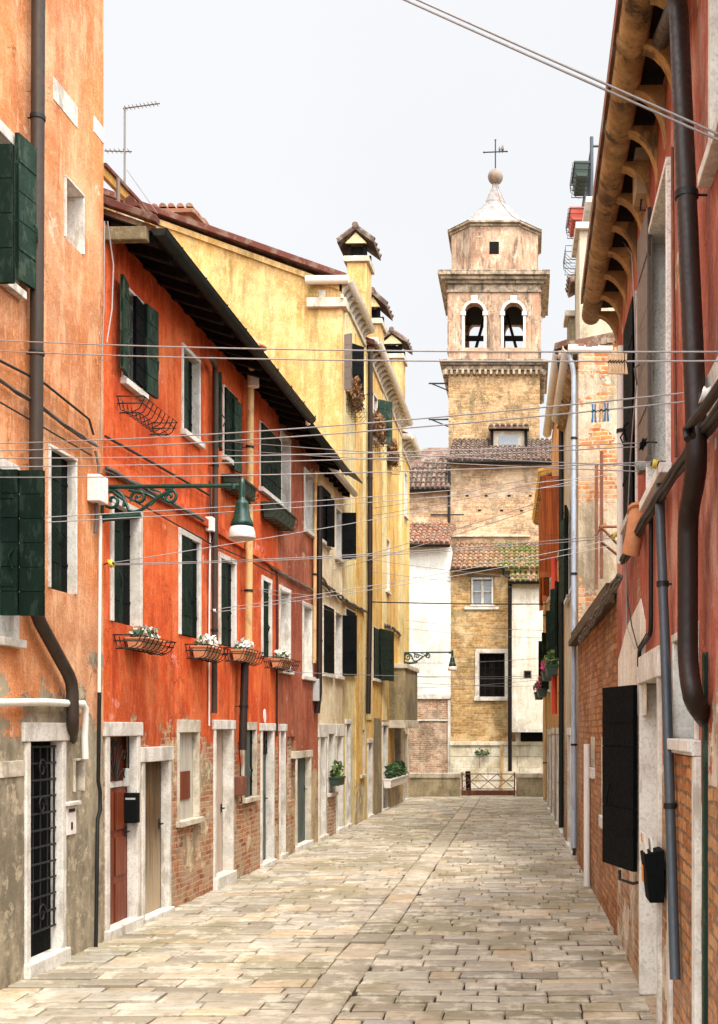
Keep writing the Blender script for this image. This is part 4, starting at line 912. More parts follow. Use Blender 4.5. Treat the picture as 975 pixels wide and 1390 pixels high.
# rusty bracket frame before the gable
t = thing('bracket_frame', 'rusty iron bracket frame standing proud of the patched gable wall', 'bracket', FGend.hit(812, 790, -.25), FGend.ang)
def fg(px, py, o=-.25): q = FGend.hit(px, py, o)-Vector(t.location); return Vector((q.dot(FGend.ex), q.dot(FGend.ey), q.z))
mb = MB()
for px, y0, y1 in ((810, 630, 800), (817, 612, 785)): mb.obox(fg(px-2.2, y1), fg(px+2.2, y1)-fg(px-2.2, y1), (0, .04, 0), fg(px, y0)-fg(px, y1))
mb.build('upright', M['rust'], t)
mb = MB(); mb.tube([fg(813, 715), fg(840, 715)], .02, 4); mb.tube([fg(817, 716), fg(842, 742)], .022, 4); mb.tube([fg(817, 736), fg(842, 756)], .022, 4); mb.tube([fg(808, 727), fg(816, 716)], .02, 4); mb.tube([fg(817, 716), fg(817, 716)+Vector((0, .25, 0))], .018, 4); mb.build('brace', M['rust'], t)
# ---- further houses on the right
F7, h = rh('tan_orange_house', 'tan orange house with wooden shutters and a red downpipe on the right', 22.0, 28.0, 9.6, 'tan')
LO = h.L
for k, (x, sm, z0) in enumerate(((4.4, 'orangewood', 5.9), (2.6, 'orangewood', 5.7), (1.0, 'green', 5.9), (4.9, 'green', 3.6), (2.4, 'green', 3.4))):
    h.window((x-.45, x+.45, z0, z0+1.6), fw=.05, style='open', sm=sm, aL=100+12*(k % 2) if k < 2 else 150, aR=100 if k < 2 else 158, lw=.38 if k < 2 else .3)
for x in (1.0, 3.4, 5.2): h.door((x-.45, x+.45, 0, 2.2), fw=.1, d=.18, dm='browndoor')
h.finish(); mb = MB(); mb.prism([(-.1, -.2, 9.72), (-.1, 3, 10.8), (-.1, 6.1, 9.7), (-.1, 6.1, 9.82), (-.1, 3, 10.92), (-.1, -.2, 9.84)], (LO+.15, 0, 0)); RFo = h.part('roof', mb, 'tile')
mb = MB(); mb.trough((0, -.12, 9.66), (LO, -.12, 9.72), .11); mb.tube([(LO, -.12, 9.62), (LO, .4, 9.66)], .09, 8); h.part('gutter', mb, 'gutterw')
h.pipe([(4.1, -.12, 5.9), (4.1, -.12, 2.5)], .06, 'pipered'); h.pipe([(LO-.15, -.1, 9.6), (LO-.15, -.06, 9.2), (LO-.15, -.06, 0.2)], .05, 'gutterd')
mb = MB(); q = inv2(F7, at(772, 500, 25.0)); mb.box(q.x-.6, q.x, q.y, q.y+.5, 9.8, 11.5); c = mb.build('chimney', M['flue'], RFo); mb = MB(); mb.box(q.x-.68, q.x+.08, q.y-.08, q.y+.58, 11.5, 11.62); mb.build('chimney_cap', M['oldstone'], c)
mb = MB(); tilesheet(mb, (LO-3.0, .22, 12.0), (1, 0, 0), (0, 1, .5), .9, 1.2); mb.box(LO-2.9, LO-2.2, .4, 1.6, 9.8, 12.1); mb.build('roof_hatch', M['tiled'], RFo)
F8, h = rh('ochre_house', 'low ochre house with tiled eaves and flower boxes nearest the canal on the right', 28.0, 34.6, 8.5, 'ochre')
for k, (x, z0) in enumerate(((5.4, 5.6), (3.0, 5.6), (5.2, 3.2), (2.4, 3.2))): h.window((x-.45, x+.45, z0, z0+1.5), fw=.06, style='open', sm='orangewood' if z0 > 5 else 'green', aL=160, aR=150, lw=.34)
for x in (1.2, 3.6, 5.5): h.door((x-.45, x+.45, 0, 2.15), fw=.1, d=.18, dm='greydoor')
h.finish(); mb = MB(); mb.prism([(-.1, -.12, 8.62), (-.1, 3, 9.6), (-.1, 6.1, 8.6), (-.1, 6.1, 8.72), (-.1, 3, 9.72), (-.1, -.12, 8.74)], (h.L, 0, 0)); h.part('roof', mb, 'tile')
mb = MB(); tilesheet(mb, (0, -.32, 8.66), (1, 0, 0), (0, 1, .32), h.L, .5, .24, .36, .1); h.part('eaves_tiles', mb, 'ytimber')
mb = MB(); cornice_teeth(mb, 0, h.L, 0, 8.62, .34, .16, .26, .3); h.part('cornice', mb, 'ochre')
h.pipe([(3.9, -.08, 8.4), (3.9, -.08, .2)], .05, 'pipey')
for k, (x, z, F_, lab, pm) in enumerate(((5.2, 3.02, F8, 'box of bright pink flowers on the ochre house nearer to us', 'pink'), (2.4, 3.02, F8, 'box of pink flowers on the ochre house nearest the canal', 'pink'), (4.6, 3.3, F7, 'box of trailing fresh green plants on the tan orange house', 'leafl'), (2.2, 3.3, F7, 'box of pink and green flowers in the middle of the tan orange house', 'pink'))):
    planter('flower_box', lab, F_.world(x, -.05, z), ARr, 'greenpot', .8, .26, .2, [('leaf', 90, .06, 0, .5), (pm, 70, .06, 0, .5)], False, ph=.22)
# ================================================================ FAR END: parapets, gate, church, campanile
YP = 35.28
def fx(px, Y): return (px-VX)/FP*Y
def fz(py, Y): return EYE+(VY-py)/FP*Y
def parapet(label, p0, p1):
    a, b = fx(p0, YP), fx(p1, YP); t = thing('canal_parapet', label, 'wall', ((a+b)/2, YP, 0)); w = (b-a)/2
    mb = MB(); mb.box(-w, w, 0, .26, .008, .60); mb.build('body', M['parapet'], t)
    mb = MB(); n = max(1, int(2*w/1.0))
    for k in range(n): mb.box(-w-.03+k*(2*w+.06)/n, -w-.036+(k+1)*(2*w+.06)/n, -.04, .30, .60, .75)
    mb.build('capstone', M['oldstone'], t, bevel=.012)
parapet('long low stone canal parapet left of the iron gate', 520, 625)
parapet('short low stone canal parapet right of the iron gate', 701, 775)
a, b = fx(626, YP), fx(700, YP); t = thing('canal_gate', 'rusty iron canal gate with crossed bars and a solid bottom board', 'gate', (a, YP+.1, 0)); w = b-a
mb = MB(); mb.box(.03, w-.03, -.02, .03, .03, .20); mb.build('board', M['rust'], t)
mb = MB()
for x in (.03, w-.03): mb.tube([(x, 0, .0), (x, 0, .78)], .025, 6)
for z in (.72, .50, .24): mb.tube([(.03, 0, z), (w-.03, 0, z)], .016, 5)
mb.build('gate_frame', M['rust'], t); mb = MB()
for k in range(3):
    x0, x1 = .03+k*(w-.06)/3, .03+(k+1)*(w-.06)/3
    for za, zb in ((.24, .72), (.72, .24)): mb.tube([(x0, 0, za), (x1, 0, zb)], .012, 5)
mb.build('crossbar', M['rust'], t)
for k, (px, yt, ln, lab) in enumerate(((637, 1047, -.10, 'dark leaning mooring post behind the iron canal gate'),)):
    mb = MB(); x = fx(px, 36.2); mb.tube([(x+.08, 36.2, -2.4), (x+ln*.4, 36.2, fz(yt, 36.2))], .09, 10); tag(mb.build('mooring_post', M['darkwood'], None, (x, 36.2, -2.4), .02), lab, 'post')

YC = 41.0
ch = thing('church', 'old brick church of several roofs facing the canal below the campanile', 'church', (0, YC, 0))
def cp(name, mb, mat, parent=None, bevel=0.0): return mb.build(name, M[mat], parent or ch, bevel=bevel)
X = lambda px, Y=YC: fx(px, Y)
Z = lambda py, Y=YC: fz(py, Y)
# local frame of the church: y = world y - YC
xl, xm, xr, xe = X(557)-9, X(612), X(692), 9.0
mb = MB(); mb.box(xl, xm-.003, 0, 9, Z(946), Z(741)); cp('whitewashed_wall', mb, 'white')
mb = MB(); mb.box(xl, xm-.003, .015, 9, -2.8, Z(946)-.002); cp('lower_brick_wall', mb, 'pbrick')
mb = MB(); mb.box(xl, xm-.02, -.07, .0, Z(949), Z(942)); mb.box(X(608), xm-.004, -.05, .01, -1, Z(951)); mb.box(xl, X(608)-.002, -.03, .012, Z(979), Z(977)); cp('stone_ledge', mb, 'stone', bevel=.01)
YB = 43.2
mb = MB(); tilesheet(mb, (xl+4, -.35, Z(740)), (1, 0, 0), (0, YB-YC+.35, Z(711, YB)-Z(740)), xm-.02-xl-4, math.hypot(YB-YC+.35, Z(711, YB)-Z(740)), .19, .36, .085); cp('lean_to_roof', mb, 'tile')
mb = MB(); mb.trough((xl, -.42, Z(742)), (xm, -.42, Z(742)), .09); cp('gutter', mb, 'gutterd')
# side chapel wall and its hipped roof
mb = MB(); mb.box(xl, X(612, YB)-.004, YB-YC+.01, 10, 8.5, Z(665, YB)); cp('chapel_wall', mb, 'cbrick')
zz0, zz1 = Z(666, YB), Z(624, 45.6); hw = X(612, YB)-X(556, YB)
def hipclip(u, v): return True
mb = MB(); sl = math.hypot(2.4, zz1-zz0+.9)
tilesheet(mb, (X(612, YB)-7.0, YB-YC-.3, zz0), (1, 0, 0), (0, 2.6, zz1-zz0+.5), 7.0, sl+.6, .19, .36, .085, clip=lambda u, v: v < .55*(u-3.9)+1.05)
mb2 = MB(); mb2.v, mb2.f, mb2.sm, mb2.tint = mb.v[:-8], mb.f[:-6], mb.sm[:-6], mb.tint[:-6]
hx = X(612, YB); mb2.add([(hx-7, YB-YC-.3, zz0-.03), (hx, YB-YC-.3, zz0-.03), (hx, YB-YC+2.3, zz1+.47), (hx-1.2, YB-YC+2.3, zz1+.47), (hx-3.1, YB-YC+.65, zz0+.55), (hx-7, YB-YC+.1, zz0)], [(0, 1, 2, 3, 4, 5)], False, 0); cp('chapel_roof', mb2, 'tiled')
mb = MB(); mb.trough((xl+2, YB-YC-.36, zz0-.03), (hx, YB-YC-.36, zz0-.03), .09); cp('gutter', mb, 'gutterd')
mb = MB(); x = X(610, YB); mb.tube([(x, YB-YC-.06, Z(640, YB)), (x, YB-YC-.06, Z(709, YB))], .055, 8); mb.tube([(X(585, YB), YB-YC-.05, Z(699, YB)), (X(630, YB), YB-YC-.05, Z(699, YB))], .03, 6); cp('iron_tie', mb, 'iron')
# centre front
mb = MB(); wall_with_holes(mb, xm, xr, Z(1013), Z(772), [(X(639), X(671), Z(823), Z(783)), (X(645), X(692)-.02, Z(951), Z(881))], .0, .3); mb.box(xm, xr, .33, 9, -2.6, Z(772)); cp('front_wall', mb, 'cbrick_low')
mb = MB()
for r_ in range(4):
    z1 = Z(1012)-r_*.42; x = xm-.02-(r_ % 2)*.4; mb.box(xm-.03, 9, -.10+.0*r_, .0, z1-.412, z1-.05) if False else None
    while x < 6: 
        l = R.uniform(.9, 1.5); mb.box(max(x, xm-.02), x+l-.012, -.10-(.05 if r_ > 1 else 0), .31, z1-.41, z1); x += l
mb.box(xm-.02, 6, -.16, .3, Z(1012)+.002, Z(1009)+.06); mb.box(xm-.02, 6, -.05, .30, -2.8, Z(1012)-1.70); cp('stone_plinth', mb, 'plinth', bevel=.012)
mb = MB(); foliage(mb, (X(655), -.22, Z(1021)), (.28, .10, .16), 60, .07); cp('plinth_weeds', mb, 'leaf')
a, b, c, d = X(640), X(670), Z(821), Z(784)
mb = MB(); mb.box(a, b, .2, .24, c, d); w = cp('window', mb, 'glassl'); mb = MB(); ring(mb, a, b, c, d, .07, -.03, .2); xm2 = (a+b)/2; mb.box(xm2-.05, xm2+.05, .1, .19, c, d); mb.box(a, b, .12, .19, (c+d)/2-.03, (c+d)/2+.03); cp('frame', mb, 'stone', w, .008)
mb = MB(); mb.box(a-.25, b+.2, -.06, .02, c-.18, c-.075); cp('sill', mb, 'stone', w, .01); mb = MB(); mb.box(a-.15, b+.25, -.05, .02, d+.02, d+.10); cp('lintel', mb, 'greyleaf', w)
a, b, c, d = X(645), X(692)-.02, Z(951), Z(881)
mb = MB(); mb.box(a, b, .26, .29, c, d); w = cp('window', mb, 'dark'); mb = MB(); ring(mb, a, b, c, d, .16, -.05, .26, False); mb.box(a-.04, b+.0, -.09, .0, c-.01, c+.14); cp('frame', mb, 'stone', w, .01)
mb = MB()
for k in range(6): x = a+.2+(b-a-.4)*k/5; mb.tube([(x, .08, c+.1), (x, .08, d-.1)], .014, 5)
for k in range(7): z = c+.2+(d-c-.4)*k/6; mb.tube([(a+.12, .085, z), (b-.12, .085, z)], .012, 5)
mb.box((a+b)/2-.05, (a+b)/2+.05, .12, .2, c+.1, d-.1); cp('grille', mb, 'darkwood', w)
Yb2 = 43.3
mb = MB(); v = Vector((0, Yb2-YC+.3, Z(737, Yb2)-Z(774))); tilesheet(mb, (xm+.01, -.3, Z(774)), (1, 0, 0), v, X(733)-xm, v.length, .19, .36, .088); cp('front_roof', mb, 'tilem')
mb = MB(); mb.trough((xm, -.38, Z(774)-.04), (X(684), -.38, Z(771)), .08); mb.tube([(X(684), -.36, Z(773)), (X(685), -.2, Z(781)), (X(692), -.75, Z(788))], .05, 8); cp('gutter', mb, 'gutterd')
# white bay on the right
Yw = 40.3; yb = Yw-YC
mb = MB(); mb.box(X(693, Yw), 6, yb, .9, Z(990, Yw), Z(790, Yw)); mb.box(X(700), 6, -.001, 2, 1.0, Z(990, Yw)); cp('white_bay', mb, 'bay')
mb = MB(); mb.prism([(X(693, Yw), yb, Z(990, Yw)-.002), (X(696, Yw), yb, Z(994, Yw)), (6, yb, Z(994, Yw)), (6, yb, Z(990, Yw)-.002)], (0, .7, 0)); cp('bay_sill', mb, 'stone')
mb = MB(); mb.box(X(707), 5, -.02, .0, Z(1013), Z(993)); cp('recess_shade_panel', mb, 'dark')  # flat dark panel on the wall, painted shade below the overhanging bay
a, b, c, d = X(712, Yw), X(721, Yw), Z(920, Yw), Z(911, Yw); mb = MB(); mb.box(a, b, yb-.02, yb+.01, c, d); w = cp('window', mb, 'dark'); mb = MB(); ring(mb, a-.02, b+.02, c-.02, d+.02, .03, yb-.03, yb+.01, False); cp('frame', mb, 'greyleaf', w)
mb = MB(); v = Vector((0, Yb2-Yw+.2, Z(746, Yb2)-Z(791, Yw)+.1)); tilesheet(mb, (X(692, Yw), yb-.2, Z(791, Yw)), (1, 0, 0), v, 4.5, v.length, .19, .36, .088); cp('bay_roof', mb, 'tilem')
mb = MB(); mb.trough((X(690, Yw), yb-.27, Z(791, Yw)), (5, yb-.27, Z(791, Yw)), .08); cp('gutter', mb, 'gutterd')
mb = MB(); x = X(692.5, Yw); mb.tube([(x, yb-.1, Z(789, Yw)), (x, yb-.1, Z(1047, Yw))], .075, 10); cp('drainpipe', mb, 'darkwood')
mb = MB(); x = X(681.5); mb.tube([(x, -.16, Z(1010)), (x, -.16, Z(1075))], .05, 8); cp('standpipe', mb, 'pipey')
# nave wall, roof and dormer
mb = MB(); wall_with_holes(mb, X(612, Yb2), 8, Z(746, Yb2), Z(628, Yb2), [(X(px-2, Yb2), X(px+2.2, Yb2), Z(py+1.4, Yb2), Z(py-1.2, Yb2)) for px, py in ((634, 673), (660, 673), (691, 673), (720, 673), (651, 693), (681, 693), (708, 693))], Yb2-YC, .25); mb.box(X(612, Yb2), 8, Yb2-YC+.27, 12, 7, Z(628, Yb2)); cp('nave_wall', mb, 'cbrick')
mb = MB(); mb.box(X(613, Yb2), X(720, Yb2), Yb2-YC-.12, Yb2-YC, Z(729, Yb2), Z(726.5, Yb2)); cp('brick_ledge', mb, 'oldstone')
Yn = 46.0; v = Vector((0, Yn-Yb2+.4, Z(597, Yn)-Z(629, Yb2))); mb = MB(); tilesheet(mb, (X(609, Yb2), Yb2-YC-.4, Z(629, Yb2)), (1, 0, 0), v, 8-X(609, Yb2), v.length, .19, .36, .088); cp('nave_roof', mb, 'tiled')
mb = MB(); mb.trough((X(611, Yb2), Yb2-YC-.47, Z(631, Yb2)), (8, Yb2-YC-.47, Z(631, Yb2)), .10); cp('gutter', mb, 'gutterd')
Yd = 44.9; yd = Yd-YC; a, b, c, d = X(670, Yd), X(712, Yd), Z(607, Yd), Z(585, Yd)
mb = MB(); mb.box(a, b, yd, yd+1.2, c-.3, d); dm = cp('dormer', mb, 'oldstone'); mb = MB(); mb.box(X(677, Yd), X(703, Yd), yd-.03, yd-.003, Z(604, Yd), Z(591, Yd)); cp('dormer_window', mb, 'glassl', dm)
mb = MB(); mb.box(a-.12, b+.12, yd-.25, yd+1.2, d, d+.05); mb.box(a-.12, a-.0, yd-.1, yd+1, c, d); mb.box(b, b+.12, yd-.1, yd+1, c, d); cp('dormer_trim', mb, 'darkwood', dm)
mb = MB(); tilesheet(mb, (a-.2, yd-.35, d+.09), (1, 0, 0), (0, 1, .18), b-a+.4, 1.4, .21, .36, .09); cp('dormer_roof', mb, 'tiled', dm)

# ---- campanile
YT = 46.0; TX = fx(671, YT); Wt = 1.9
tw = thing('campanile', 'square brick campanile with open belfry, octagonal drum and small lead spire', 'bell tower', (TX, YT+Wt, 0))
def tp(name, mb, mat, bevel=0.0, parent=None): return mb.build(name, M[mat], parent or tw, bevel=bevel)
zt = lambda py, dy=0.0: fz(py, YT+dy)
mb = MB(); mb.box(-Wt, Wt, -Wt, Wt, 0, zt(499)); tp('brick_shaft', mb, 'tbrick')
mb = MB()
for z0, z1, o in ((zt(503), zt(497), .10), (zt(497), zt(494), .22), (zt(494), zt(490.5), .36)): mb.box(-Wt-o, Wt+o, -Wt-o, Wt+o, z0, z1-.003)
n = 18
for sd in range(4):
    for k in range(n):
        u = -Wt-.1+(2*Wt+.2)*k/(n-1); c_ = [(u-.05, -Wt-.24), (u+.05, -Wt-.24), (u+.05, -Wt), (u-.05, -Wt)]; ca, sa = math.cos(sd*math.pi/2), math.sin(sd*math.pi/2)
        mb.prism([(x*ca-y*sa, x*sa+y*ca, zt(510)) for x, y in c_], (0, 0, zt(503)-zt(510)-.002))
tp('lower_cornice', mb, 'cornice', .012)
zb0, zb1 = zt(490.5), zt(397)
def arch_wall(mb, T, arches, x0, x1, z0, z1, th):
    """T maps (x, depth, z) to the tower; arches: (a, b, sill, spring)"""
    def Q(*p): mb.add([T(*q) for q in p], [tuple(range(len(p)))])
    for dpt in (0.0, th):
        xs = [x0]+[v for a in arches for v in a[:2]]+[x1]
        for k in range(0, len(xs), 2): Q((xs[k], dpt, z0), (xs[k+1], dpt, z0), (xs[k+1], dpt, z1), (xs[k], dpt, z1))
        for a, b, s0, sp in arches:
            Q((a, dpt, z0), (b, dpt, z0), (b, dpt, s0), (a, dpt, s0)); r = (b-a)/2; cx = (a+b)/2; N = 14
            for i in range(N):
                t0, t1 = math.pi*(1-i/N), math.pi*(1-(i+1)/N); p0, p1 = (cx+r*math.cos(t0), sp+r*math.sin(t0)), (cx+r*math.cos(t1), sp+r*math.sin(t1))
                Q((p0[0], dpt, p0[1]), (p1[0], dpt, p1[1]), (p1[0], dpt, z1), (p0[0], dpt, z1))
                if dpt == 0: Q((p0[0], 0, p0[1]), (p1[0], 0, p1[1]), (p1[0], th, p1[1]), (p0[0], th, p0[1]))
            if dpt == 0: Q((a, 0, s0), (a, th, s0), (a, th, sp), (a, 0, sp)); Q((b, 0, s0), (b, th, s0), (b, th, sp), (b, 0, sp)); Q((a, 0, s0), (b, 0, s0), (b, th, s0), (a, th, s0))
def archivolt(mb, T, a, b, s0, sp, w, o):
    r = (b-a)/2; cx = (a+b)/2; N = 16; ring_ = []
    def blk(p, o=o):
        vs = [T(x, -o, z) for x, z in p]+[T(x, .02, z) for x, z in p]; mb.add(vs, [(0,1,2,3),(7,6,5,4),(0,4,5,1),(1,5,6,2),(2,6,7,3),(3,7,4,0)])
    for i in range(N):
        t0, t1 = math.pi*i/N, math.pi*(i+1)/N
        blk([(cx+r*math.cos(t0), sp+r*math.sin(t0)), (cx+(r+w)*math.cos(t0), sp+(r+w)*math.sin(t0)), (cx+(r+w)*math.cos(t1), sp+(r+w)*math.sin(t1)), (cx+r*math.cos(t1), sp+r*math.sin(t1))])
    for x0, x1 in ((a-w, a), (b, b+w)): blk([(x0, s0), (x1, s0), (x1, sp), (x0, sp)]); blk([(x0-.05, sp-.14), (x1+.05, sp-.14), (x1+.05, sp+.02), (x0-.05, sp+.02)], o+.03)
    blk([(cx-.12, sp+r-.02), (cx+.12, sp+r-.02), (cx+.14, sp+r+.28), (cx-.14, sp+r+.28)], o+.02)
k_ = YT/FP; sill, spr = zt(472.5), zt(424); s1 = ((631-671)*k_, (657-671)*k_, sill, spr); s2 = ((684-671)*k_, (710.5-671)*k_, sill, spr)
mb = MB(); mt = MB()
for sd in range(4):
    ca, sa = math.cos(sd*math.pi/2), math.sin(sd*math.pi/2)
    T = lambda x, d, z, ca=ca, sa=sa: (x*ca-(d-Wt)*sa, x*sa+(d-Wt)*ca, z)
    up = .42 if sd == 2 else 0; arch_wall(mb, T, [(*s1[:3], s1[3]+up), (*s2[:3], s2[3]+up)] if sd != 2 else [(-s2[1], -s2[0], s2[2], s2[3]+up), (-s1[1], -s1[0], s1[2], s1[3]+up)], -Wt, Wt, zb0, zb1, .42)
    for a, b, s0, sp in (s1, s2):
        if sd != 2: archivolt(mt, T, a, b, s0, sp, .11, .05)
    for u0, u1 in ((-Wt, -1.62), (-.26, .22), (1.58, Wt)):
        vs = [T(u, d, z) for z in (sill, zb1-.1) for u, d in ((u0, -.04), (u1, -.04), (u1, .01), (u0, .01))]; mb.add(vs, [(0,1,5,4),(1,2,6,5),(3,0,4,7),(4,5,6,7),(0,3,2,1)])
    vs = [T(u, d, z) for z in (sill-.14, sill) for u, d in ((-Wt-.03, -.06), (Wt+.03, -.06), (Wt+.03, .01), (-Wt-.03, .01))]; mb.add(vs, [(0,1,5,4),(1,2,6,5),(3,0,4,7),(4,5,6,7),(0,3,2,1)])
mb.box(-Wt+.01, Wt-.01, -Wt+.01, Wt-.01, zb1-.06, zb1-.01); mb.box(-Wt+.4, Wt-.4, -Wt+.4, Wt-.4, zb0, zb0+.05)
tp('belfry', mb, 'belfry'); tp('arch_surround', mt, 'stone')
mb = MB(); mb.box(-Wt+.3, Wt-.3, -.35, -.15, zt(460.5, 1.5), zt(455, 1.5)); mb.box(-Wt+.43, Wt-.43, -Wt+.43, Wt-.43, zb1-.12, zb1-.065)  # beam, plus a near-black ceiling sheet painting the belfry's inner shadow
mb.obox((-1.05, -.3, sill), (.12, 0, 0), (0, .12, 0), (.55, 0, 2.0)); mb.obox((1.0, -.3, sill), (.12, 0, 0), (0, .12, 0), (-.55, 0, 2.0)); tp('bell_frame_shade_ceiling', mb, 'darkwood')
mb = MB(); mb.lathe([(0, .55), (.10, .55), (.18, .45), (.22, .15), (.34, 0), (.30, 0), (.0, .3)], (-.1, .3, zt(455, 1.5)-.9), 16); tp('bell', mb, 'rust')
mb = MB()
for z0, z1, o in ((zb1, zt(394), .07), (zt(394), zt(386), .03), (zt(386), zt(382), .16), (zt(382), zt(377.5), .30), (zt(377.5), zt(373), .42)): mb.box(-Wt-o, Wt+o, -Wt-o, Wt+o, z0, z1-.003)
mb.prism([(-Wt-.42, -Wt-.42, zt(373)), (Wt+.42, -Wt-.42, zt(373)), (Wt+.42, Wt+.42, zt(373)), (-Wt-.42, Wt+.42, zt(373))], (0, 0, .06)); tp('upper_cornice', mb, 'cornice', .012)
def octo(hw, c): return [(-hw+c, -hw), (hw-c, -hw), (hw, -hw+c), (hw, hw-c), (hw-c, hw), (-hw+c, hw), (-hw, hw-c), (-hw, -hw+c)]
zd0, zd1 = zt(373)+.06, zt(306)
mb = MB(); mb.prism([(x, y, zd0) for x, y in octo(1.84, .86)], (0, 0, zd1-zd0)); tp('octagonal_drum', mb, 'belfry')
mb = MB(); mb.box(-.20, .20, -1.845, -1.80, zt(344), zt(327)); tp('drum_window', mb, 'dark')
mb = MB()
for hw, z0, z1 in ((1.90, zd1, zd1+.10), (2.0, zd1+.10, zd1+.19)): mb.prism([(x, y, z0) for x, y in octo(hw, .90*hw/1.9)], (0, 0, z1-z0-.003))
tp('drum_cornice', mb, 'cornice', .01)
mb = MB(); prof = [(1.98, 0), (1.66, .20), (1.36, .44), (1.08, .74), (.78, 1.08), (.52, 1.40), (.40, 1.56), (.40, 1.62), (.36, 1.70), (.28, 1.95), (.14, 2.25), (.10, 2.45)]; z0 = zd1+.188; vs = []; fs = []
for r_, z in prof: vs += [(x, y, z0+z) for x, y in octo(r_, .44*r_)]
for i in range(len(prof)-1):
    for k in range(8): fs.append((i*8+k, i*8+(k+1) % 8, i*8+8+(k+1) % 8, i*8+8+k))
mb.add(vs, fs, False); 
for k in range(8): mb.tube([Vector(vs[i*8+k]) for i in range(len(prof))], .03, 5)
tp('lead_spire', mb, 'lead')
zbl = fz(240, YT+Wt); mb = MB(); mb.lathe([(.33*math.sin(math.pi*i/14)+.001, -.33*math.cos(math.pi*i/14)) for i in range(15)], (0, 0, zbl), 22); tp('ball', mb, 'ball')
mb = MB(); z1 = fz(190, YT+Wt); za = fz(206, YT+Wt); mb.tube([(0, 0, zbl), (0, 0, z1)], .030, 6); mb.tube([(-.5, 0, za-.02), (.5, 0, za+.02)], .026, 6)
for p_ in ((0, 0, z1), (-.5, 0, za-.02), (.5, 0, za+.02)): mb.lathe([(.001, -.05), (.05, 0), (.001, .05)], p_, 8)
tp('cross', mb, 'iron')
mb = MB()
for py in (520, 569): x0 = fx(582, YT)-TX; mb.tube([(x0, -Wt+.05, zt(py)), (-Wt, -Wt+.05, zt(py))], .035, 5); mb.tube([(x0+.1, -Wt+.05, zt(py)), (-Wt, -Wt+.05, zt(py)-.3)], .028, 5); mb.tube([(x0+.5, -Wt+.05, zt(py)), (-Wt, -Wt+.3, zt(py)+.1)], .025, 5)
tp('wall_bracket', mb, 'iron')
for x, s_, lab in ((.18, .085, 'small grey pigeon perched on the cross nearest its upright'), (.31, .11, 'larger grey pigeon perched further out on the cross arm')):
    mb = MB(); mb.lathe([(s_*a, s_*b) for a, b in ((.01, -.9), (.45, -.6), (.62, 0), (.42, .7), (.30, 1.0), (.36, 1.25), (.01, 1.55))], (TX+x, YT+Wt, za+.05+s_*.7), 10); mb.obox((TX+x-.01, YT+Wt, za+.0), (.02, 0, 0), (0, .12, 0), (0, 0, .05)); tag(mb.build('pigeon', M['greyleaf'], None, (TX+x, YT+Wt, za)), lab, 'bird', 'pigeons on the campanile cross')

# ================================================================ street lamps
def lamp():
    t = thing('street_lamp', 'green bracket street lamp reaching over the lane from the apricot house corner', 'street lamp', F0.hit(138, 661, 0), 0, 'bracket street lamps')
    L = 1.46; mb = MB(); mb.tube([(0, 0, 0), (L, 0, .015)], .022, 10); mb.tube([(.0, 0, -.02), (.0, 0, -.36)], .026, 8); mb.lathe([(.028, -.03), (.034, 0), (.028, .03)], (L*.93, 0, 0), 10); mb.build('arm', M['lampg'], t)
    mb = MB()
    def spiral(cx, cz, r0, turns, a0, d): 
        mb.tube([(cx+r0*(1-k/26)*math.cos(a0+d*2*math.pi*turns*k/24), 0, cz+r0*(1-k/26)*math.sin(a0+d*2*math.pi*turns*k/24)) for k in range(25)], .018, 5)
    mb.tube([(0, 0, -.29), (.22, 0, -.30), (.40, 0, -.24), (.55, 0, -.13), (.66, 0, -.06), (.74, 0, -.03)], .020, 8); mb.tube([(-.02, 0, -.33), (.2, 0, -.315), (.40, 0, -.29)], .03, 8)
    spiral(.11, -.14, .13, 1.7, -.5, 1); spiral(.38, -.11, .085, 1.5, 3.6, -1); spiral(.70, -.10, .085, 1.5, 2.2, -1)
    mb.tube([(.0, 0, -.03), (.12, 0, -.05), (.24, 0, -.14), (.28, 0, -.24), (.36, 0, -.26)], .019, 5); mb.tube([(.28, 0, -.03), (.46, 0, -.07), (.56, 0, -.12), (.50, 0, -.19)], .018, 5); mb.tube([(.5, 0, -.02), (.60, 0, -.05), (.66, 0, -.15)], .012, 5)
    mb.build('scrollwork', M['lampg'], t)
    mb = MB(); mb.lathe([(.0, .10), (.022, .09), (.03, .03), (.035, -.04), (.03, -.10), (.035, -.13), (.062, -.15), (.070, -.18), (.066, -.21), (.075, -.24), (.085, -.30), (.11, -.36), (.118, -.40), (.10, -.41), (.0, -.40)], (L-.02, 0, 0), 20); mb.build('lamp_head', M['lampg'], t)
    mb = MB(); mb.lathe([(.095, -.40), (.118, -.42), (.132, -.46), (.138, -.52), (.132, -.535), (.126, -.52), (.11, -.45), (.09, -.41)], (L-.02, 0, 0), 24); mb.build('lamp_shade', M['shade'], t)
    mb = MB(); mb.lathe([(.0, -.50), (.035, -.48), (.03, -.42), (.0, -.41)], (L-.02, 0, 0), 10); mb.build('bulb', M['shade'], t)
    return t
l0 = lamp(); l1 = copy_tree(l0); l1.location = FL(30).hit(549, 886, 0); l1['label'] = 'distant bracket street lamp on the last yellow house before the canal'

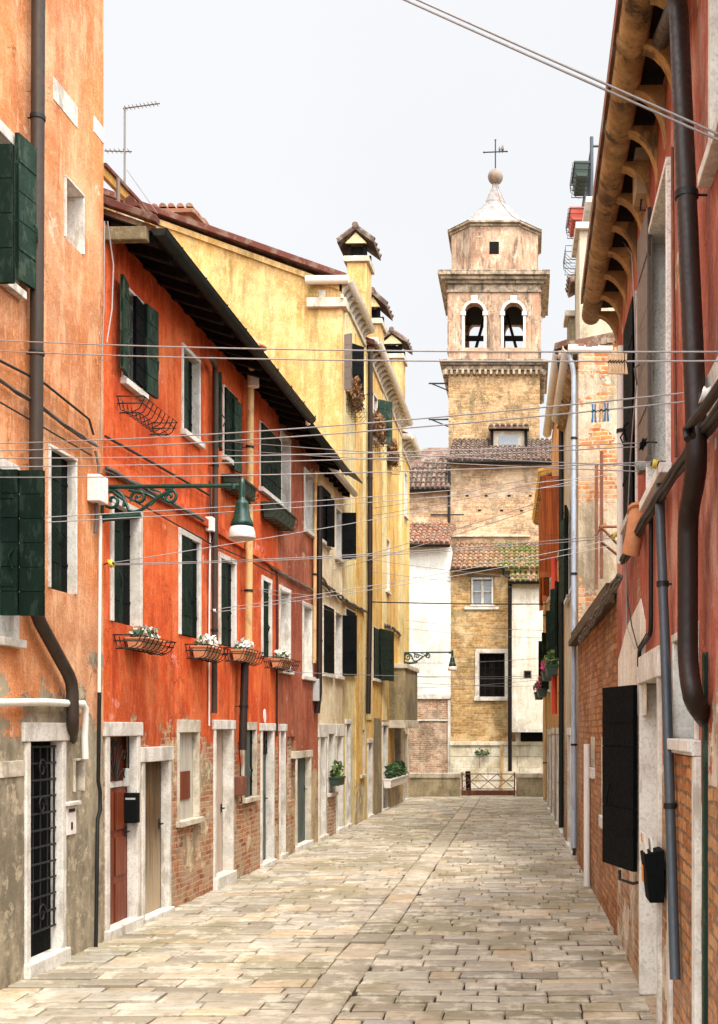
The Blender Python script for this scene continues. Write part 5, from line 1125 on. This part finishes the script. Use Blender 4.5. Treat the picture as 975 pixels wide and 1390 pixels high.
# ================================================================ window flower baskets
def basket(F, px0, px1, ytop, ybot, label, pot=True, shape=0):
    x0, x1 = sorted((F.lx(px0), F.lx(px1))); z1 = F.loc((px0+px1)/2, ytop)[1]; z0 = F.loc((px0+px1)/2, ybot)[1]
    t = thing('flower_basket' if pot else 'wire_basket', label, 'flower basket' if pot else 'basket', F.world((x0+x1)/2, 0, z0), F.ang, 'wire baskets under the windows'); l = (x1-x0); w_ = .26; hh = z1-z0
    q = MB()
    for z, e in ((hh, .03), (hh*.55, .01), (0, -.05)): q.tube([(-l/2-e, 0, z), (-l/2-e, -w_-e, z), (l/2+e, -w_-e, z), (l/2+e, 0, z)], .008, 5)
    n = max(3, int(l/.12))
    for k in range(n+1): x = -l/2+l*k/n; q.tube([(x, 0, hh), (x, -.03, .02), (x, -w_*.5, -.015), (x, -w_+.03, .03), (x, -w_, hh*.55), (x, -w_-.03, hh)], .006, 5)
    q.build('wire_basket' if pot else 'wires', M['iron'], t)
    if pot:
        m_ = MB(); pl = min(l*.85, .55); m_.prism([(-pl/2, -.03, hh*.95), (-pl/2, -w_+.02, hh*.95), (-pl/2, -w_+.06, .01), (-pl/2, -.06, .01)], (pl, 0, 0)); m_.box(-pl/2-.012, pl/2+.012, -w_+.005, -.015, hh*.82, hh*.97); m_.build('trough', M['terra'], t, bevel=.006)
        f = MB(); foliage(f, (0, -w_/2, hh*1.15), (pl*.5, .12, .09), 90, .045); f.build('foliage', M['leaf'], t); f = MB(); foliage(f, (.03, -w_/2, hh*1.35), (pl*.45, .13, .10), 150, .045); f.build('flowers', M['petal'], t)
    return t
basket(F1, 155, 204, 867, 884, 'wide wire basket of white flowers under the first white framed red house window')
basket(F1, 252, 281, 878, 896, 'wire basket of white flowers between the two drainpipes on the red wall')
basket(F1, 304, 334, 883, 900, 'wire basket of white flowers beside the tan drainpipe')
basket(F1, 358, 384, 895, 909, 'wire basket of white flowers at the far end of the red wall')
basket(F1, 160, 206, 556, 575, 'empty wire basket under the open shuttered upper red house window', False)
def wplanter(F, px0, px1, ytop, ybot, label, **k):
    x0, x1 = sorted((F.lx(px0), F.lx(px1))); z1 = F.loc((px0+px1)/2, ytop)[1]; z0 = F.loc((px0+px1)/2, ybot)[1]
    return planter(k.pop('name', 'planter'), label, F.world((x0+x1)/2, 0, z0), F.ang, k.pop('mat', 'greenpot'), x1-x0, .22, z1-z0, **k)
wplanter(F1, 300, 326, 654, 672, 'dark green window planter under the third upper red house window', basket=True)
wplanter(F1, 354, 382, 692, 712, 'dark green window planter under the last upper red house window', basket=True)
for F_, p0, p1, y0, y1, lab in ((F4, 470, 481, 548, 566, 'tangled dried plants in a basket high on the first yellow house'), (F5, 501, 515, 592, 612, 'dried plants hanging beside the brown pipe of the yellow house'), (F5, 524, 531, 626, 638, 'small dried plants under the louvred yellow house window')):
    wplanter(F_, p0, p1, y0, y1, lab, mat=None, plant=[('dry', 330, .09, 0, .62)], ph=.36, name='dried_window_plant')
t = wplanter(F5, 519, 543, 1055, 1066, 'bushy green potted plants on the ledge by the yellow house door', mat='boxw', plant=[('leaf', 240, .10, 0, .55)], ph=.28, basket=False, name='potted_plant')
wplanter(F3, 445, 453, 1055, 1066, 'small green plant in a dark pot on the cream house window ledge', mat='greenpot', plant=[('leafl', 60, .06, 0, .3), ('leaf', 60, .06, 0, .3)], ph=.22, basket=False, name='potted_plant')

# small boxes and pipes fixed to the left walls
wbox('junction_box', 'white junction box beside the taupe drainpipe on the red wall', 'box', F1, 281, 722, .16, .10, .19, 'boxw')
wbox('meter_box', 'grey meter box at the seam of the russet and cream houses', 'box', F2, 427, 952, .34, .12, .42, 'boxg')
t = wbox('letterbox', 'black metal letterbox on the jamb of the red brown door', 'letterbox', F1, 181, 1117, .09, .15, .33, 'black', off=.09, lead=False)
wbox('intercom', 'small grey door intercom above the black letterbox', 'intercom', F1, 179, 1068, .05, .06, .2, 'boxg', off=.09, lead=False)
wbox('letterbox', 'rusty letterbox on the bare bricks beside the pale door', 'letterbox', F1, 321, 1080, .22, .12, .28, 'rust')
W = F1.hit(359, 972, -.01); mb = MB(); mb.lathe([(.0, -.012), (.05, -.01), (.05, .0)], (0, 0, 0), 14); t = thing('wall_plaque', 'small white oval plaque near the thin red pipe', 'plaque', W, AL); o = MB(); o.prism([(.07*math.cos(a*math.pi/8), -.012, .11*math.sin(a*math.pi/8)) for a in range(16)], (0, .012, 0)); o.build('disc', M['boxw'], t)
cable('knotted pale cable bundle under the red house string course', F1, [(144, 636), (205, 668), (276, 706)], .012, 'cable', strands=4, wob=.008)
cable('knotted cable bundle running from the taupe drainpipe to the russet house', F1, [(291, 718), (345, 746), (378, 776), (427, 803)], .014, 'cable', strands=4, wob=.010)
cable('dark conduit sloping above the string course of the red house', F1, [(143, 592), (200, 624), (284, 672)], .015, 'wired')
cable('thin dark cable under the bundle on the red house', F1, [(150, 662), (215, 698), (286, 738), (333, 758), (376, 782)], .010, 'wired')
cable('thick sagging cable bundle across the cream house', F3, [(433, 783), (447, 800), (465, 813)], .018, 'cable', strands=5, wob=.02)
cable('sagging cable bundle from the cream house to the brown pipe of the yellow house', F4, [(466, 814), (482, 823), (497, 831)], .018, 'cable', strands=5, wob=.02)
cable('thin white conduit beside the taupe drainpipe on the red wall', F1, [(285.5, 700), (284, 860), (284, 985)], .013, 'pipew', off=-.03)
cable('loose white wire down the corner of the apricot house below the gutter', F0, [(142, 300), (141, 420), (138, 500), (137, 600)], .006, 'wire', off=-.03)
cable('white wire bowed over the open shutter at the near end of the red house', F1, [(146, 300), (154, 360), (152, 420), (145, 465)], .007, 'wire', off=-.25)
cable('tangled cables round the corner of the last yellow house', F5, [(523, 848), (535, 853), (544, 862)], .018, 'cable', strands=5, wob=.03)
# TV aerial
W = at(169, 330, 15.0); t = thing('tv_aerial', 'thin television aerial mast above the red house roof', 'aerial', W)
def ap(px, py): q = at(px, py, 15.0)-W; return q
mb = MB(); mb.tube([(0, 0, -.6), ap(169.5, 145)], .014, 6); mb.build('mast', M['wiref'], t)
mb = MB(); mb.tube([ap(167, 147), ap(217, 140)], .011, 5)
for k in range(9): c_ = ap(171+5.2*k, 146.4-.75*k); mb.tube([c_-Vector((0, .06, .0)), c_+Vector((0, .06, 0))], .005, 4)
mb.build('boom', M['wiref'], t); mb = MB(); mb.tube([ap(142, 204.5), ap(179, 205.5)], .011, 5)
for k in range(6): c_ = ap(145+6*k, 204.8); mb.tube([c_-Vector((0, .06, 0)), c_+Vector((0, .06, 0))], .005, 4)
mb.build('boom', M['wiref'], t); W2 = at(172, 230, 15.0)-W; mb = MB(); mb.tube([W2, ap(214, 290)], .004, 4); mb.build('guy_wire', M['wiref'], t)

# ================================================================ lines across the street
def line(label, FA, pa, FB_, pb, r=.0046, mat='wire', sag=.02, hooks=True, oa=-.04, ob=-.04, group='washing lines strung across the street'):
    A = FA.hit(*pa, oa) if isinstance(FA, Frame) else at(*pa, FA); B = FB_.hit(*pb, ob) if isinstance(FB_, Frame) else at(*pb, FB_)
    mb = MB(); n = 20; mb.tube([A.lerp(B, k/n)-Vector((0, 0, sag*4*(k/n)*(1-k/n))) for k in range(n+1)], r, 5)
    return tag(mb.build('washing_line', M[mat], None, A), label, 'washing line', group)
FLx = FL(11)
line('upper wire of the level pair passing over the open upper shutters', FLx, (-20, 461), FR, (985, 477.5), sag=.03)
line('lower wire of the level pair passing over the open upper shutters', FLx, (-20, 475.5), FR, (985, 490), sag=.03)
line('upper wire of the pair carrying blue pegs by the patched gable', FLx, (-10, 602), FR, (952, 531), sag=.05)
line('lower wire of the pair carrying blue pegs by the patched gable', FLx, (-10, 612), FR, (952, 543), sag=.05)
line('wire ending at the black pulley on the dusty red house, upper strand', FLx, (-10, 622), FR, (872, 601), sag=.03)
line('wire ending at the black pulley on the dusty red house, lower strand', FLx, (-10, 634), FR, (872, 606), sag=.03)
line('wire crossing just above the near lamp arm to the yellow pulley', FLx, (-10, 648), FR, (888, 627), sag=.03)
line('nearly level wire above the lamp arm ending at the wound spring', FL(20), (290, 597), FR, (884, 633), sag=.03)
line('thin wire crossing the dark eaves of the russet house', FL(20), (300, 610), FR, (866, 640), sag=.02)
line('wire from the hook by the white junction box, upper strand', F0, (63, 702), FR, (800, 648), sag=.04)
line('wire from the hook by the white junction box, lower strand', F0, (63, 709), FR, (800, 656), sag=.04)
line('rising wire from the yellow corner pulley to the patched gable', F0, (152, 764), FGend, (842, 640), sag=.05)
line('middle wire fanning from the yellow corner pulley', F0, (152, 765.5), FR, (836, 726), sag=.05)
line('lowest wire fanning from the yellow corner pulley', F0, (152, 767), FR, (836, 730), sag=.05)
line('wire from the white insulator by the taupe pipe, upper strand', F1, (294, 827), FGend, (833, 732), sag=.06, ob=-.3)
line('wire from the white insulator by the taupe pipe, lower strand', F1, (294, 831), FGend, (833, 740), sag=.06, ob=-.3)
line('wire dropping from the tan pipe to the cream house, upper strand', F1, (353, 799), F3, (456, 812), .005, sag=.01)
line('wire dropping from the tan pipe to the yellow house', F1, (353, 801), F4, (482, 838), .005, sag=.01)
line('thin wire from the russet house past the far lamp', F2, (387, 912), F8, (741, 917), .006, 'wiref', sag=.06)
line('thick dark cable from the yellow house brown pipe to the right side houses', F4, (500, 817), F8, (742, 820), .016, 'wired', sag=.02)
for k, (ya, yb) in enumerate(((842, 856), (853, 866), (900, 893), (918, 920), (926, 931), (934, 922), (776, 800), (760, 786))):
    FA, pa = (F6, (551, ya)) if ya > 800 else (F5, (505, ya))
    line('fine dark wire near the canal, %s' % ('just above the far lamp arm', 'level with the far lamp arm', 'just under the far lamp arm', 'across the middle of the big barred window', 'low across the big barred window', 'rising across the barred window sill', 'falling across the whitewashed church wall', 'highest across the whitewashed church wall')[k], FA, pa, F8, (740, yb), .006, 'wiref', sag=.05)
line('fine wire rising over the church roof, lower strand', F5, (505, 700), F7, (762, 648), .006, 'wiref', sag=.05)
line('fine wire rising over the church roof, upper strand', F5, (505, 690), F7, (762, 640), .006, 'wiref', sag=.05)
line('pale wire over the church tiles to the carved right eaves, upper strand', F3, (452, 766), F8, (748, 676), .008, 'wiref', sag=.05)
line('pale wire over the church tiles to the carved right eaves, lower strand', F3, (452, 774), F8, (748, 683), .008, 'wiref', sag=.05)
line('twin overhead wire cutting the sky corner, upper strand', FL(6.5), (60, -235), FR, (985, 186), .0062, 'wiref', sag=.02)
line('twin overhead wire cutting the sky corner, lower strand', FL(6.5), (60, -227), FR, (985, 194), .0062, 'wiref', sag=.02)
# pulleys and hooks
def pulley(label, F, px, py, mat, r=.045, off=-.10):
    t = thing('line_pulley', label, 'pulley', F.hit(px, py, off), F.ang, 'washing line pulleys'); mb = MB()
    prof = [(r*.3, -.018), (r, -.016), (r*.72, 0), (r, .016), (r*.3, .018)]; vs = []; fs = []; N = 14
    for a, b in prof: vs += [(a*math.cos(2*math.pi*k/N), a*math.sin(2*math.pi*k/N)*.3+b, a*math.sin(2*math.pi*k/N)) for k in range(N)]
    for i in range(4): fs += [(i*N+k, i*N+(k+1) % N, i*N+N+(k+1) % N, i*N+N+k) for k in range(N)]
    mb.add(vs, fs, True); mb.build('wheel', M[mat], t); mb = MB(); mb.tube([(0, 0, 0), (.03, .04, .01), (.05, -off, .0)], .008, 5); mb.box(-.02, .02, -.026, .026, -.012, .012); mb.build('hook', M['iron'], t)
pulley('yellow pulley on the corner conduit below the near lamp', F0, 151, 765, 'yellowp')
pulley('black pulley on the dusty red wall beside the dark shutter', FR, 873, 603, 'black', .05)
pulley('yellow pulley before the white window jamb on the dusty red house', FR, 889, 630, 'yellowp', .035)
pulley('white pulley fixed beyond the brown drainpipe', FR, 957, 536, 'boxw', .04, -.14)
pulley('yellow pulley above the timber coping by the rusty frame', FR, 834, 727, 'yellowp', .045)
pulley('white insulator on the thin conduit by the taupe pipe', F1, 292, 829, 'boxw', .03)
W = FR.hit(870, 632, -.12); t = thing('line_spring', 'wound steel spring stretching a line beside the yellow pulley', 'spring', W); mb = MB(); mb.tube([(.028*math.cos(k*.9), .028*math.sin(k*.9), 0) if False else (-.04+.0012*k, .03*math.cos(k*.7), .03*math.sin(k*.7)) for k in range(66)], .005, 4); mb.build('coil', M['boxg'], t)
# pegs
def peg(label, px, py, Y, mat, tilt=0.0):
    t = thing('clothes_peg', label, 'clothes peg', at(px, py, Y), tilt, 'clothes pegs left on the lines'); mb = MB(); l = .10
    for s_ in (-1, 1): mb.prism([(s_*.003, -.006, -l*.62), (s_*.016, -.006, -l*.62), (s_*.010, -.006, -.01), (s_*.013, -.006, l*.38), (s_*.003, -.006, l*.38), (s_*.002, -.006, 0)], (0, .012, 0))
    mb.build('prongs', M[mat], t); mb = MB(); mb.tube([(-.014, -.008, -.01), (0, -.010, .004), (.014, -.008, -.01)], .003, 4); mb.build('spring', M['iron'], t)
def on_line(FA, pa, FB_, pb, px, sag, oa=-.04, ob=-.04):
    A, B = FA.hit(*pa, oa), FB_.hit(*pb, ob); best = min((abs((A.lerp(B, k/400).x/A.lerp(B, k/400).y*FP+VX)-px), k) for k in range(401))[1]; u = best/400; return A.lerp(B, u)-Vector((0, 0, sag*4*u*(1-u)))
for px, lab, mat in ((807, 'large bright blue peg, nearer the lane', 'blue'), (816, 'wooden peg between the two blue pegs', 'peg'), (825, 'paler slim blue peg, nearer the dusty red house', 'blue')):
    q = on_line(FLx, (-10, 612), FR, (952, 543), px, .05); o = peg(lab, 0, 0, 1, mat); bpy.data.objects[-1] if False else None
    COL.objects[-1].parent  # last linked belongs to the peg
    [x for x in COL.objects if x.get('label') == lab][0].location = q
for k, px in enumerate((829, 832.5, 836, 839.5, 843, 846.5)):
    q = on_line(FLx, (-20, 475.5), FR, (985, 490), px, .03); lab = 'one of the row of six wooden pegs hanging before the patched gable'
    peg(lab, 0, 0, 1, 'peg'); [x for x in COL.objects if x.get('label') == lab][-1].location = q

# ================================================================ light, sky, camera
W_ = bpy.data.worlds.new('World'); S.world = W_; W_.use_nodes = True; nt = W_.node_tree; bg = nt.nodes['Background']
SUN_EL, SUN_AZ = 58.0, 150.0      # azimuth measured clockwise from +Y
sky = nt.nodes.new('ShaderNodeTexSky'); sky.sky_type = 'NISHITA'; sky.sun_disc = False; sky.sun_elevation = math.radians(SUN_EL); sky.sun_rotation = math.radians(SUN_AZ)
sky.air_density = 1.0; sky.dust_density = 5.0; sky.ozone_density = 1.0
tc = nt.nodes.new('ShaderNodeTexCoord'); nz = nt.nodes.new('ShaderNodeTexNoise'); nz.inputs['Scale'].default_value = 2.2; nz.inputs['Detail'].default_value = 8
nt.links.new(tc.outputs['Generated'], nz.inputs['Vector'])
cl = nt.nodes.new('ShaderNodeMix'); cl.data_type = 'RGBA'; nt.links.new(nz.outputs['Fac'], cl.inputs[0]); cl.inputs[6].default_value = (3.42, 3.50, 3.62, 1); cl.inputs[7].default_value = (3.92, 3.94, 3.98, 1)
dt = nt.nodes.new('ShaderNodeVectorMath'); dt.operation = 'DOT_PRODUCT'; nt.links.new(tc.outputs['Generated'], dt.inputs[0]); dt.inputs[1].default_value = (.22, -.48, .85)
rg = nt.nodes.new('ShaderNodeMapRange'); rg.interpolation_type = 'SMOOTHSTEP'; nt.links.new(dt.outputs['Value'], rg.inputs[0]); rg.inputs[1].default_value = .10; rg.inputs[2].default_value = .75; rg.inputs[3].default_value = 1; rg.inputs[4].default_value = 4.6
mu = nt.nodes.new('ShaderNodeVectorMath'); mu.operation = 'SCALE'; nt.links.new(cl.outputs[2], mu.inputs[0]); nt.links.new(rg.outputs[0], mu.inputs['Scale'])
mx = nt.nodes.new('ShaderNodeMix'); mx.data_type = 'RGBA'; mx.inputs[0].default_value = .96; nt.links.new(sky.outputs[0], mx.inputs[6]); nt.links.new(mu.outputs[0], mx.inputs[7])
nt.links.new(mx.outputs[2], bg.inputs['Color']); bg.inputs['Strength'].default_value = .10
ld = bpy.data.lights.new('sun', 'SUN'); ld.energy = 1.5; ld.angle = math.radians(14); ld.color = (1, .94, .84); sun = bpy.data.objects.new('sun', ld); COL.objects.link(sun)
az, el = math.radians(SUN_AZ), math.radians(SUN_EL); d = Vector((math.sin(az)*math.cos(el), math.cos(az)*math.cos(el), math.sin(el)))
sun.rotation_euler = (-d).to_track_quat('-Z', 'Y').to_euler(); sun.location = (0, 0, 40)
cd = bpy.data.cameras.new('camera'); cam = bpy.data.objects.new('camera', cd); COL.objects.link(cam); S.camera = cam
cam.location = (0, 0, EYE); cam.rotation_euler = (math.radians(90), 0, 0)
cd.sensor_fit = 'HORIZONTAL'; cd.sensor_width = 36; cd.lens = FP/975*36; cd.clip_end = 2000; cd.clip_start = .05
# frame is 718 x 1024, the photograph 975 x 1390
cd.sensor_fit = 'HORIZONTAL'; cd.shift_x = -(VX-487.5)/975; cd.shift_y = (VY-695)/975
S.view_settings.view_transform = 'Standard'; S.view_settings.look = 'None'; S.view_settings.exposure = 1.36; S.view_settings.gamma = 1; S.view_settings.use_curve_mapping = False
S.render.engine = 'CYCLES'; S.cycles.use_denoising = True; S.cycles.max_bounces = 6
